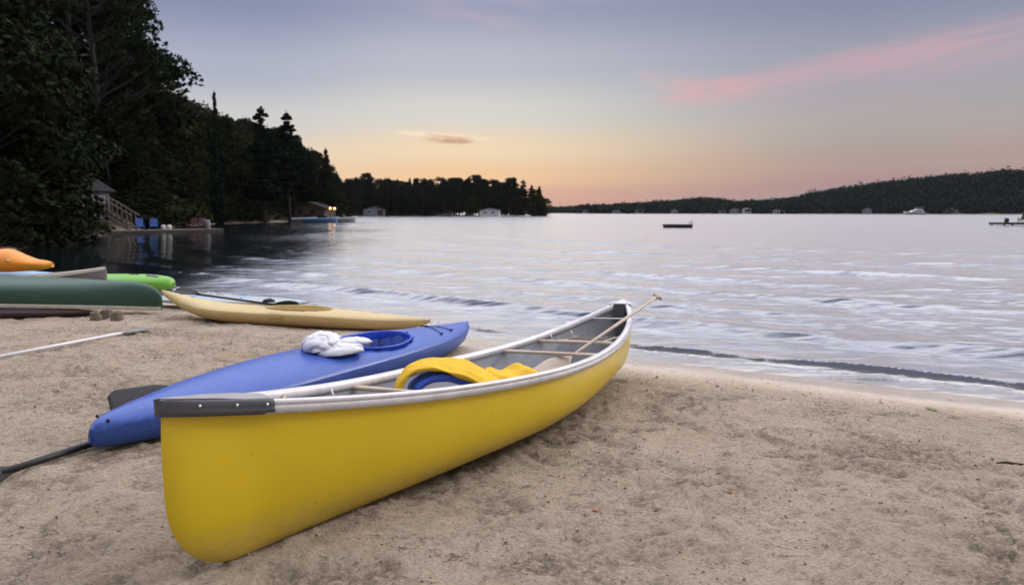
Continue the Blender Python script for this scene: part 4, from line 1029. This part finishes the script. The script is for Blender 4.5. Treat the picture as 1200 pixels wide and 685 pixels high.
# deck, stairs and rails
e = empty('stairs', (0,0,0), 0, 'wooden stairs with railing running from the cottage down to the dock', 'stairs')
A = Vector(((122-600)/F*50.5, 50.5, 1.8)); B_ = Vector(((160-600)/F*51.5, 51.5, .3)); n = 10; mb = MB(); dv = B_-A
for k in range(n): p = A+dv*(k+.5)/n; mb.box(tuple(p), (.38,1.1,.05))
mb.build('treads', M['dockwood'], e); 
for sg in (-1,1):
    off = Vector((0,sg*.57,0)); mb = MB(); mb.tube([A+off+Vector((0,0,-.1)), B_+off+Vector((0,0,-.1))], .09, 4); mb.build('stringer', M['dockwood'], e)
    mb = MB(); mb.tube([A+off+Vector((-.1,0,.95)), B_+off+Vector((.1,0,.95))], .055, 6)
    for k in range(7): p = A+off+dv*(k+.3)/7; mb.box(tuple(p+Vector((0,0,.45))), (.09,.09,1.0))
    mb.build('railing', M['dockwood'], e)
e = empty('porch', (cx-.5,cy-2.0,0), rad(-14), 'small porch with pale balusters in front of the grey cottage', 'porch')
mb = MB(); mb.box((0,0,1.15),(3.6,1.4,.14)); mb.build('deck', M['dockwood'], e)
mb = MB(); mb.box((0,-.66,2.0),(3.6,.07,.07)); 
for k in range(19): mb.box((-1.75+k*.195,-.66,1.6),(.05,.05,.8))
mb.build('railing', M['siding'], e); mb = MB()
for a in (-1.6,1.6):
    for b in (-.6,.6): mb.box((a,b,.4),(.12,.12,1.5))
mb.build('posts', M['dockwood'], e)
def dock(loc, rz, L, W, label, top=.42, legs=6, m='dockwood', name='dock'):
    e = empty(name, loc, rz, label, 'dock'); mb = MB(); n = int(L/.16)
    for k in range(n): mb.box((-L/2+(k+.5)*L/n,0,top),(L/n-.015,W,.045))
    mb.build('planks', M[m], e); mb = MB()
    for sg in (-1,1): mb.box((0,sg*(W/2-.05),top-.12),(L,.06,.18))
    mb.box((-L/2+.03,0,top-.12),(.05,W-.12,.17)); mb.box((L/2-.03,0,top-.12),(.05,W-.12,.17)); mb.build('frame', M['darkwood'], e)
    for k in range(legs):
        for sg in (-1,1):
            mb = MB(); xx = -L/2+.3+(L-.6)*k/(legs-1); mb.tube([(xx,sg*(W/2-.12),-1.6),(xx,sg*(W/2-.12),top-.05)], .07, 8); mb.build('post', M['darkwood'], e, True)
    return e
A = Vector(((88-600)/F*47.5,47.5,0)); B_ = Vector(((254-600)/F*55.,55.,0)); mid = (A+B_)/2; dd = B_-A
dk = dock(tuple(mid), math.atan2(dd.y,dd.x), dd.length, 2.4, 'long low wooden dock along the left shore below the stairs', .24)
def adirondack(loc, rz, m, label, group=None, s=1.0):
    e = empty('deck_chair', loc, rz, label, 'chair', group); e.scale = (s,s,s)
    mb = MB()
    for k in range(6): mb.box((-.26+k*.105,.0,.36-.0),(.095,.5,.02),Matrix.Rotation(.22,3,'X'),)
    mb.build('seat', m, e); mb = MB()
    for k in range(6): mb.box((-.26+k*.105,.36,.68),(.095,.02,.80-.03*abs(k-2.5)),Matrix.Rotation(-.45,3,'X'))
    mb.build('backrest', m, e)
    for sg in (-1,1): mb = MB(); mb.box((sg*.36,-.02,.56),(.12,.72,.025)); mb.build('armrest', m, e)
    for sg in (-1,1):
        mb = MB(); mb.box((sg*.33,-.27,.28),(.04,.10,.56)); mb.build('leg', m, e)
        mb = MB(); mb.box((sg*.33,.18,.22),(.04,.86,.09),Matrix.Rotation(-.25,3,'X')); mb.build('leg', m, e)
    return e
def on_dock(px, frac=0.0):
    t = ((px-600)/F)    # bearing; intersect with dock axis
    # A + u*dd , x = t*y
    u = (t*A.y-A.x)/(dd.x-t*dd.y); p = A+dd*u; return Vector((p.x, p.y, .265))
p = on_dock(166); adirondack(p, rad(35), M['chairblue'], 'left of the two bright blue deck chairs on the dock', 'blue deck chairs', .78)
p = on_dock(182); adirondack(p, rad(25), M['chairblue'], 'right of the two bright blue deck chairs on the dock', 'blue deck chairs', .78)
p = on_dock(226); adirondack(p, rad(-10), M['red'], 'left of the two dark red deck chairs near the dock end', 'red deck chairs', .8)
p = on_dock(238); adirondack(p, rad(15), M['red'], 'right of the two dark red deck chairs near the dock end', 'red deck chairs', .8)
def barrel(loc, r, h, m, label, cat, name):
    e = empty(name, loc, 0, label, cat); V = []; k = [(.9,0),(1.,.08),(1.03,.5),(1.,.92),(.97,1.)]
    for a,b in k:
        for q in range(16): V.append((r*a*math.cos(2*PI*q/16), r*a*math.sin(2*PI*q/16), h*b))
    mk('tub', V, [tuple(f) for f in grid_faces(5,16,True)]+[tuple(range(64,80))], m, e); mb = MB(); mb.tube([(0,0,h),(0,0,h+.05)],[r*.95,r*.6],16); mb.build('lid', m, e)
p = on_dock(244); barrel(p, .24, .6, M['siding'], 'pale round tub at the end of the dock', 'tub', 'storage_tub')
for px_, l in ((193,'left of two small white buckets on the dock'),(200,'right of two small white buckets on the dock')):
    p = on_dock(px_); barrel(p, .15, .28, M['white'], l, 'bucket', 'bucket')
# plain dinghies and small hulls
def skiff(loc, rz, L, W, H, m, label, name='rowing_boat', cat='boat', cabin=False, deckm=None):
    e = empty(name, loc, rz, label, cat); V = []; n = 22; mm = 9
    for i in range(n):
        u = i/(n-1); w = W/2*(1-max(0,(u-.45)/.55)**2.2)*(1-.12*max(0,.3-u)/.3); w = max(w,.02); zt = H*(.85+.35*u**2); zk = -.15+.25*max(0,u-.7)**2*4*H
        for j in range(mm): 
            a = (j/(mm-1)*2-1); V.append((-L/2+u*L+(.10*L*u*u if abs(a) > .99 else 0)*.6, a*w*(1 if abs(a) > .99 else .88), zk+(zt-zk)*abs(a)**2.4))
    o = mk('hull', V, [tuple(f) for f in grid_faces(n,mm)]+[tuple(range(mm))], m, e); so = o.modifiers.new('s','SOLIDIFY'); so.thickness = .05
    mb = MB()
    for xx in (-L*.28,L*.02): mb.box((xx,0,H*.62),(.28,W*.86,.05))
    mb.build('bench', deckm or M['wood'], e)
    if cabin:
        mb = MB(); mb.prism([(-L*.1,H*.8),(L*.22,H*.9),(L*.10,H*1.75),(-L*.08,H*1.75)],'y',-W*.33,W*.33); mb.build('windscreen', M['glass'], e)
    return e
p = at(48,258,37.5); skiff((p.x,p.y,gz(p.x,p.y)+.25), rad(15), 2.6,1.2,.5, M['white'], 'white rowing boat pulled up under the boughs on the left bank')
p = at(245,268.5,55.5); 
# rocks along the left bank
for k in range(16):
    px_ = -20+k*7.8; yy = 31+k*1.0; x_ = (px_-600)/F*yy; 
    for _ in range(40):
        if float(sdist(np.array([x_]),np.array([yy]),NEAR)[0]) > .2: break
        x_ -= .2
    P1,F1 = blob('r', None, None, (0,0,0), (rs.uniform(.3,.7),rs.uniform(.3,.6),rs.uniform(.25,.5)), 30+k, .35, 1.1, rs.uniform(0,3), sub=3)
    o = mk('shore_rock', P1, F1, M['rock']); o.location = (x_,yy,gz(x_,yy)+.05); tag(o, 'dark rounded rock in the row along the foot of the left bank', 'rock', 'rocks along the left bank')
# lit boathouse at the end of the left wood
p = at(370,252,117.); house('boathouse', (p.x-.5,p.y+1.5,.7), rad(-8), 5.2, 4.5, 1.4, 2.3, M['brown_wall'], M['shingle'], 'small brown boathouse with lit lamps at the end of the left wood', 'boathouse', wins=((-1.5,.8,.9,.6),(.6,.8,.9,.6)), over=.4, trim=M['darkwood'])
p2 = at(382,257,112.); dock((p2.x-1,p2.y,0), rad(6), 9.5, 2., 'dock with moored boats in front of the brown boathouse', .5, 4)
for px_, py_, l in ((387,244.5,'left of the two glowing lamps on the brown boathouse dock'),(392,244.8,'right of the two glowing lamps on the brown boathouse dock')):
    q = at(px_,py_,112.5); e = empty('lamp_post', (q.x,q.y,.5), 0, l, 'lamp', 'glowing dock lamps'); mb = MB(); mb.tube([(0,0,0),(0,0,q.z-.6)],.05,8); mb.tube([(0,0,q.z-.62),(0,0,q.z-.58)],.14,8); mb.build('post', M['darkwood'], e, True)
    V = []; 
    for i in range(8):
        for k in range(12): ph = PI*(i+.3)/7.6; V.append((.19*math.sin(ph)*math.cos(k*PI/6),.19*math.sin(ph)*math.sin(k*PI/6),q.z-.45+.19*math.cos(ph)))
    mk('globe', V, [tuple(f) for f in grid_faces(8,12,True)], M['lamp'], e)
    li = bpy.data.lights.new('lamp_light','POINT'); li.energy = 6; li.color = (1,.6,.3); li.shadow_soft_size = .2; lo = bpy.data.objects.new('lamp_light', li); COL.objects.link(lo); lo.parent = e; lo.location = (0,-.5,q.z-.45)
for px_,yy,l,c in ((360,108.5,'white motor boat moored left of the lit boathouse dock','white'),(376,106,'pale blue motor boat moored in front of the lit boathouse','ltblue'),(398,109,'small white motor boat moored at the right end of the lit boathouse dock','white')):
    q = at(px_,258,yy); skiff((q.x,yy,.1), rad(8), 4.6,1.7,.62, M[c], l, 'motor_boat', 'boat', True)
# white boathouses on the point
p = at(439,250,250.); house('boathouse', (p.x,p.y,.5), rad(4), 7., 5.5, 1.9, 2.9, M['siding'], M['shingle'], 'small pale boathouse with a red door near the left end of the wooded point', 'boathouse', door=(2.2,1.7,1.7,M['red']), wins=((-1.5,1.1,1.5,.8),))
p = at(574,251,250.); house('boathouse', (p.x,p.y,.4), rad(-3), 6.6, 5., 1.7, 2.3, M['white'], M['siding'], 'low white boathouse near the right end of the wooded point', 'boathouse', wins=((-1.4,1.0,1.2,.6),(1.2,1.0,1.2,.6)))
p = at(523,252,247.); skiff((p.x,p.y,.1), .3, 4.5,1.7,.6, M['grey_seat'], 'tiny grey boat moored midway along the wooded point', 'motor_boat', 'boat', True)
# cottages and boathouses along the opposite shore
def shore_y(px):
    t = (px-600)/F; lo = 380.
    for y_ in np.arange(380,1200,3.):
        if float(sdist(np.array([t*y_]),np.array([y_]),FAR)[0]) > 3: return y_
    return 1000.
for px_, w, hw, wallm, lab_ in ((686,7,2.6,'siding','tiny pale boathouse furthest left on the opposite shore'),(722,8,2.4,'siding','pale boathouse on the opposite shore left of the swimming raft'),(749,9,3.0,'siding','grey cottage on the opposite shore just left above the swimming raft'),(790,7,2.4,'siding','tiny grey boathouse on the opposite shore directly behind the swimming raft'),(845,6,2.4,'siding','tiny grey boathouse on the opposite shore right of the swimming raft'),(860,8,3.2,'siding','grey cottage on the opposite shore between raft and red boathouse'),(873,7,3.6,'white','white cottage just left of the red roofed boathouse'),(1014,6,3.,'siding','grey cottage set among trees left of the cabin cruiser'),(1112,9,2.6,'siding','dark low boathouse right of the cabin cruiser')):
    y_ = shore_y(px_); house('boathouse', ((px_-600)/F*y_,y_+1,.5), rad(random.uniform(-12,12))+math.atan2(-(px_-600)/F,1)*.6, w, 6, hw, hw+1.3, M[wallm], M['shingle'], lab_, 'boathouse', wins=((-w*.22,hw*.55,w*.2,hw*.35),(w*.2,hw*.55,w*.2,hw*.35)))
y_ = shore_y(911); e = house('boathouse', ((911-600)/F*y_,y_+1,.5), rad(-14), 9, 6, 2.6, 4.2, M['brown_wall'], M['shingle'], 'wide boathouse with brown walls and bright white posts on the opposite shore', 'boathouse', wins=((-2.6,3.0,1.0,.5),(2.6,3.0,1.0,.5)))
for k in range(5):
    mb = MB(); mb.box((-4.2+k*2.1,-3.6,.9),(.7,.35,2.2)); mb.build('post', M['white'], e)
mb = MB(); mb.box((0,-3.6,2.15),(9.4,.8,.3)); mb.build('balcony', M['white'], e)
# cabin cruiser
e = empty('cabin_cruiser', ((1069-600)/F*440,440,0), rad(184), 'white two deck cabin cruiser in front of the far shore at the right', 'boat')
L,W = 12.5,3.6; V = []
for i in range(24):
    u = i/23; w = max(W/2*(1-max(0,(u-.5)/.5)**2.3),.03); zt = 1.3+.7*u*u
    for j in range(9): a = j/8*2-1; V.append((-L/2+u*L+(.8*u**3 if abs(a) > .7 else 0), a*w*(1 if abs(a) > .9 else .85), -.4+(zt+.4)*min(1,abs(a)**1.8)))
mk('hull', V, [tuple(f) for f in grid_faces(24,9)]+[tuple(range(9))]+[tuple((i*9,i*9+8,i*9+17,i*9+9)) for i in range(23)], M['white'], e)
mb = MB(); mb.prism([(-5.2,1.2),(3.4,1.5),(1.4,2.6),(-4.8,2.6)],'y',-1.4,1.4); mb.build('cabin', M['white'], e)
mb = MB(); mb.prism([(-3.8,1.75),(2.0,1.85),(1.3,2.35),(-3.8,2.35)],'y',-1.43,1.43); mb.build('window', M['glass'], e)
mb = MB(); mb.prism([(-4.4,2.6),(.2,2.6),(-.6,3.3),(-4.2,3.3)],'y',-1.2,1.2); mb.build('flybridge', M['white'], e)
mb = MB(); mb.box((-2.6,0,4.2),(3.4,2.6,.12)); mb.build('canopy', M['white'], e); mb = MB()
for a in (-4.1,-1.1):
    for b in (-1.1,1.1): mb.tube([(a,b,3.2),(a,b,4.2)],.05,6)
mb.build('canopy_posts', M['steel'], e)
# swimming raft
p = at(794,266,71.); e = empty('swim_raft', (p.x,p.y,0), rad(-6), 'small dark swimming raft with a ladder floating alone on the lake', 'raft')
mb = MB(); 
for k in range(12): mb.box((-1.25+k*.225,0,.30),(.21,1.9,.05))
mb.build('planks', M['darkwood'], e); mb = MB(); mb.box((0,0,.19),(2.66,1.86,.16)); mb.build('frame', M['darkwood'], e)
mb = MB(); 
for sg in (-1,1): mb.tube([(-1.3,sg*.65,.02),(1.3,sg*.65,.02)],.20,12)
mb.build('float', M['black'], e, True); mb = MB()
for sg in (-1,1): mb.tube([(1.36,sg*.22,-.3),(1.36,sg*.22,.62),(1.26,sg*.22,.72),(1.12,sg*.22,.6),(1.12,sg*.22,.33)],.03,6)
for k in range(3): mb.tube([(1.36,-.22,-.2+k*.22),(1.36,.22,-.2+k*.22)],.025,6)
mb.build('ladder', M['steel'], e, True)
# dark dock with a lounger at the right edge
p = at(1190,264,80.); dock((p.x+1.5,p.y,0), rad(2), 7.6, 2.2, 'dark floating dock at the right edge of the lake', .36, 4, 'darkwood')
adirondack((p.x+.75,p.y,.385), rad(-62), M['black'], 'dark reclining chair on the dock at the right edge', s=.95)
barrel((p.x-1.0,p.y,.385), .22, .42, M['darkwood'], 'small dark tub on the dock at the right edge', 'tub', 'storage_tub')

# ---- evening air over the lake
mb = MB(); mb.box((0,1400,-10.2+45),(6400,3700,90)); hz = mb.build('haze', None); tag(hz, 'thin evening haze over the lake', 'haze', kind='stuff')
hm = bpy.data.materials.new('haze_air'); hm.use_nodes = True; hn = hm.node_tree; hn.nodes.remove(hn.nodes['Principled BSDF']); pv = hn.nodes.new('ShaderNodeVolumePrincipled')
pv.inputs['Color'].default_value = (.80,.88,1,1); pv.inputs['Density'].default_value = .00003; pv.inputs['Anisotropy'].default_value = .2
hn.links.new(pv.outputs[0], hn.nodes['Material Output'].inputs['Volume']); hz.data.materials.append(hm)
# ================================================================ sky, light, camera
W = bpy.data.worlds.new('World'); sc.world = W; W.use_nodes = True; nt = W.node_tree; N = nt.nodes; Lk = nt.links
bg = N['Background']; SUN_AZ = rad(-4); SUN_EL = rad(3)
def nd(t, **k):
    n = N.new(t)
    for a,b in k.items(): setattr(n,a,b)
    return n
def math_(op, a, b=None, c=None, clamp=False):
    n = nd('ShaderNodeMath', operation=op, use_clamp=clamp)
    for i,v in enumerate((a,b,c)):
        if v is None: continue
        if isinstance(v,(int,float)): n.inputs[i].default_value = v
        else: Lk.new(v, n.inputs[i])
    return n.outputs[0]
def mixc(f, a, b, blend='MIX'):
    n = nd('ShaderNodeMix', data_type='RGBA', blend_type=blend)
    for i,v in ((0,f),(6,a),(7,b)):
        if isinstance(v,(int,float)): n.inputs[i].default_value = v
        elif isinstance(v,tuple): n.inputs[i].default_value = (*v,1)
        else: Lk.new(v, n.inputs[i])
    return n.outputs[2]
def mrange(v, a, b, c=0., d=1., t='SMOOTHSTEP'):
    n = nd('ShaderNodeMapRange', interpolation_type=t); Lk.new(v, n.inputs[0])
    for i,q in ((1,a),(2,b),(3,c),(4,d)): n.inputs[i].default_value = q
    return n.outputs[0]
tc = nd('ShaderNodeTexCoord'); nv = nd('ShaderNodeVectorMath', operation='NORMALIZE'); Lk.new(tc.outputs['Generated'], nv.inputs[0])
sp = nd('ShaderNodeSeparateXYZ'); Lk.new(nv.outputs[0], sp.inputs[0])
el = math_('ARCSINE', sp.outputs['Z']); az = math_('ARCTAN2', sp.outputs['X'], sp.outputs['Y'])
def ramp(fac, stops):
    n = nd('ShaderNodeValToRGB'); cr = n.color_ramp; cr.interpolation = 'EASE'
    while len(cr.elements) < len(stops): cr.elements.new(.5)
    for e_,(p_,c_) in zip(cr.elements, stops): e_.position = p_; e_.color = (*c_,1)
    Lk.new(fac, n.inputs[0]); return n.outputs[0]
def srgb(r,g,b): return tuple(((c/255+.055)/1.055)**2.4 if c > 10 else c/3294 for c in (r,g,b))
deg = PI/180
e01 = mrange(el, 0, 20*deg, 0, 1, 'LINEAR')
# colours towards the afterglow, and away from it at the right
c_glow = ramp(e01, [(0,srgb(190,148,146)),(.06,srgb(204,160,144)),(.14,srgb(228,192,154)),(.24,srgb(230,210,180)),(.38,srgb(208,208,204)),(.55,srgb(182,187,200)),(.78,srgb(150,156,182)),(1,srgb(134,141,172))])
c_side = ramp(e01, [(0,srgb(160,134,140)),(.08,srgb(168,136,136)),(.18,srgb(174,152,146)),(.30,srgb(172,164,162)),(.48,srgb(160,162,174)),(.75,srgb(134,140,166)),(1,srgb(120,127,157))])
c_left = ramp(e01, [(0,srgb(232,192,158)),(.10,srgb(234,202,166)),(.20,srgb(226,208,184)),(.34,srgb(202,202,202)),(.5,srgb(172,178,196)),(.75,srgb(134,142,173)),(1,srgb(114,124,160))])
col = mixc(mrange(az, -3*deg, 27*deg), c_glow, c_side)
col = mixc(mrange(az, -6*deg, -20*deg), col, c_left)
# sky above the picture and behind the viewer: brighter, softly lit dusk dome
hi = mixc(mrange(el, 16*deg, 60*deg), srgb(222,222,232), srgb(238,240,250))
hi = mixc(1.0, hi, (SKY_HI,)*3, 'MULTIPLY')
zen = mixc(mrange(el, 25*deg, 48*deg), hi, (SKY_ZEN*.86,SKY_ZEN*.86,SKY_ZEN)); hi = zen
az_back = math_('MULTIPLY', mrange(math_('ABSOLUTE', az), 50*deg, 110*deg), mrange(el, 75*deg, 45*deg))
col = mixc(mrange(el, 14.8*deg, 24*deg), col, hi)
back = mixc(mrange(el, 0*deg, 35*deg), srgb(210,208,214), srgb(240,238,244)); back = mixc(1.0, back, (SKY_BACK,)*3, 'MULTIPLY')
col = mixc(az_back, col, back)
# clouds: a long pink streak rising to the right, a small lit one in the middle
def cloud(az0, el0, ang, la, lb, seed, sx, sy, thr):
    da = math_('SUBTRACT', az, az0); de = math_('SUBTRACT', el, el0); ca, sa = math.cos(ang), math.sin(ang)
    u = math_('ADD', math_('MULTIPLY', da, ca), math_('MULTIPLY', de, sa)); v = math_('ADD', math_('MULTIPLY', da, -sa), math_('MULTIPLY', de, ca))
    cb = nd('ShaderNodeCombineXYZ'); Lk.new(math_('MULTIPLY',u,sx), cb.inputs[0]); Lk.new(math_('MULTIPLY',v,sy), cb.inputs[1]); cb.inputs[2].default_value = seed
    n = nd('ShaderNodeTexNoise'); n.inputs['Scale'].default_value = 1; n.inputs['Detail'].default_value = 6; n.inputs['Roughness'].default_value = .55; n.inputs['Distortion'].default_value = .5; Lk.new(cb.outputs[0], n.inputs['Vector'])
    g = math_('ADD', math_('POWER', math_('ABSOLUTE', math_('DIVIDE',u,la)), 2.), math_('POWER', math_('ABSOLUTE', math_('DIVIDE',v,lb)), 2.))
    env = mrange(g, 0, 1, 1, 0); return math_('MULTIPLY', env, mrange(n.outputs['Fac'], thr, thr+.34)), u
def lay(f, amt, colr):
    global col
    col = mixc(math_('MULTIPLY', f[0], amt), col, colr)
lay(cloud(28*deg, 10.3*deg, rad(7.5), 21*deg, 1.9*deg, 3.3, 5, 60, .36), .42, srgb(210,166,178))
lay(cloud(30*deg, 11.0*deg, rad(7.5), 19*deg, 1.1*deg, 6.3, 8, 90, .34), .38, srgb(216,168,174))
lay(cloud(27*deg, 9.0*deg, rad(6), 16*deg, 3.0*deg, 9.3, 4, 30, .30), .22, srgb(214,170,182))
lay(cloud(14.8*deg, 9.0*deg, rad(3), 5*deg, 1.4*deg, 8.1, 14, 60, .30), .60, srgb(226,170,170))
lay(cloud(12.0*deg, 9.6*deg, rad(-14), 3.4*deg, .9*deg, 4.4, 20, 70, .34), .45, srgb(226,176,176))
lay(cloud(-3.0*deg, 15.2*deg, rad(-8), 7*deg, 1.9*deg, 5.1, 9, 40, .36), .30, srgb(206,176,190))
lay(cloud(-5.4*deg, 5.85*deg, rad(-3.5), 4.7*deg, .30*deg, 11.7, 26, 150, .28), .95, srgb(248,224,200))
lay(cloud(-5.0*deg, 5.55*deg, rad(-2), 2.4*deg, .42*deg, 2.7, 26, 120, .22), .85, srgb(206,164,138))
lay(cloud(-4.4*deg, 5.42*deg, rad(-2), 1.6*deg, .22*deg, 7.7, 30, 150, .22), .6, srgb(158,126,122))
# physical dusk sky adds its own faint tint
st = nd('ShaderNodeTexSky', sky_type='NISHITA'); st.sun_disc = False; st.sun_elevation = SUN_EL; st.sun_rotation = SUN_AZ; st.altitude = 300
nb = nd('ShaderNodeMix', data_type='RGBA', blend_type='ADD'); nb.inputs[0].default_value = 1; Lk.new(col, nb.inputs[6])
sk = mixc(1.0, st.outputs[0], (.003,)*3, 'MULTIPLY'); Lk.new(sk, nb.inputs[7])
Lk.new(nb.outputs[2], bg.inputs['Color']); bg.inputs['Strength'].default_value = 1.0
sl = bpy.data.lights.new('sun','SUN'); sl.energy = SUN_E; sl.angle = rad(12); sl.color = (1,.93,.88); so = bpy.data.objects.new('sun', sl); COL.objects.link(so)
# soft light from high over the lake, front right
dirv = Vector((1.0,.62,.60)).normalized(); so.rotation_euler = dirv.to_track_quat('Z','Y').to_euler(); so.location = (0,0,30)
cam = bpy.data.cameras.new('camera'); co = bpy.data.objects.new('camera', cam); COL.objects.link(co); sc.camera = co
co.location = (0,0,ZC); co.rotation_euler = (PI/2-TILT, 0, 0); cam.sensor_width = 36; cam.lens = F/1200*36; cam.clip_end = 9000; cam.clip_start = .05
cam.dof.use_dof = True; cam.dof.focus_distance = 4.0; cam.dof.aperture_fstop = 3.2
sc.view_settings.view_transform = 'Standard'; sc.view_settings.look = 'None'; sc.view_settings.gamma = 1; sc.view_settings.exposure = EXPO; sc.view_settings.use_curve_mapping = False
sc.cycles.max_bounces = 6; sc.cycles.transparent_max_bounces = 8; sc.cycles.caustics_reflective = False; sc.cycles.caustics_refractive = False
sc.cycles.use_denoising = True
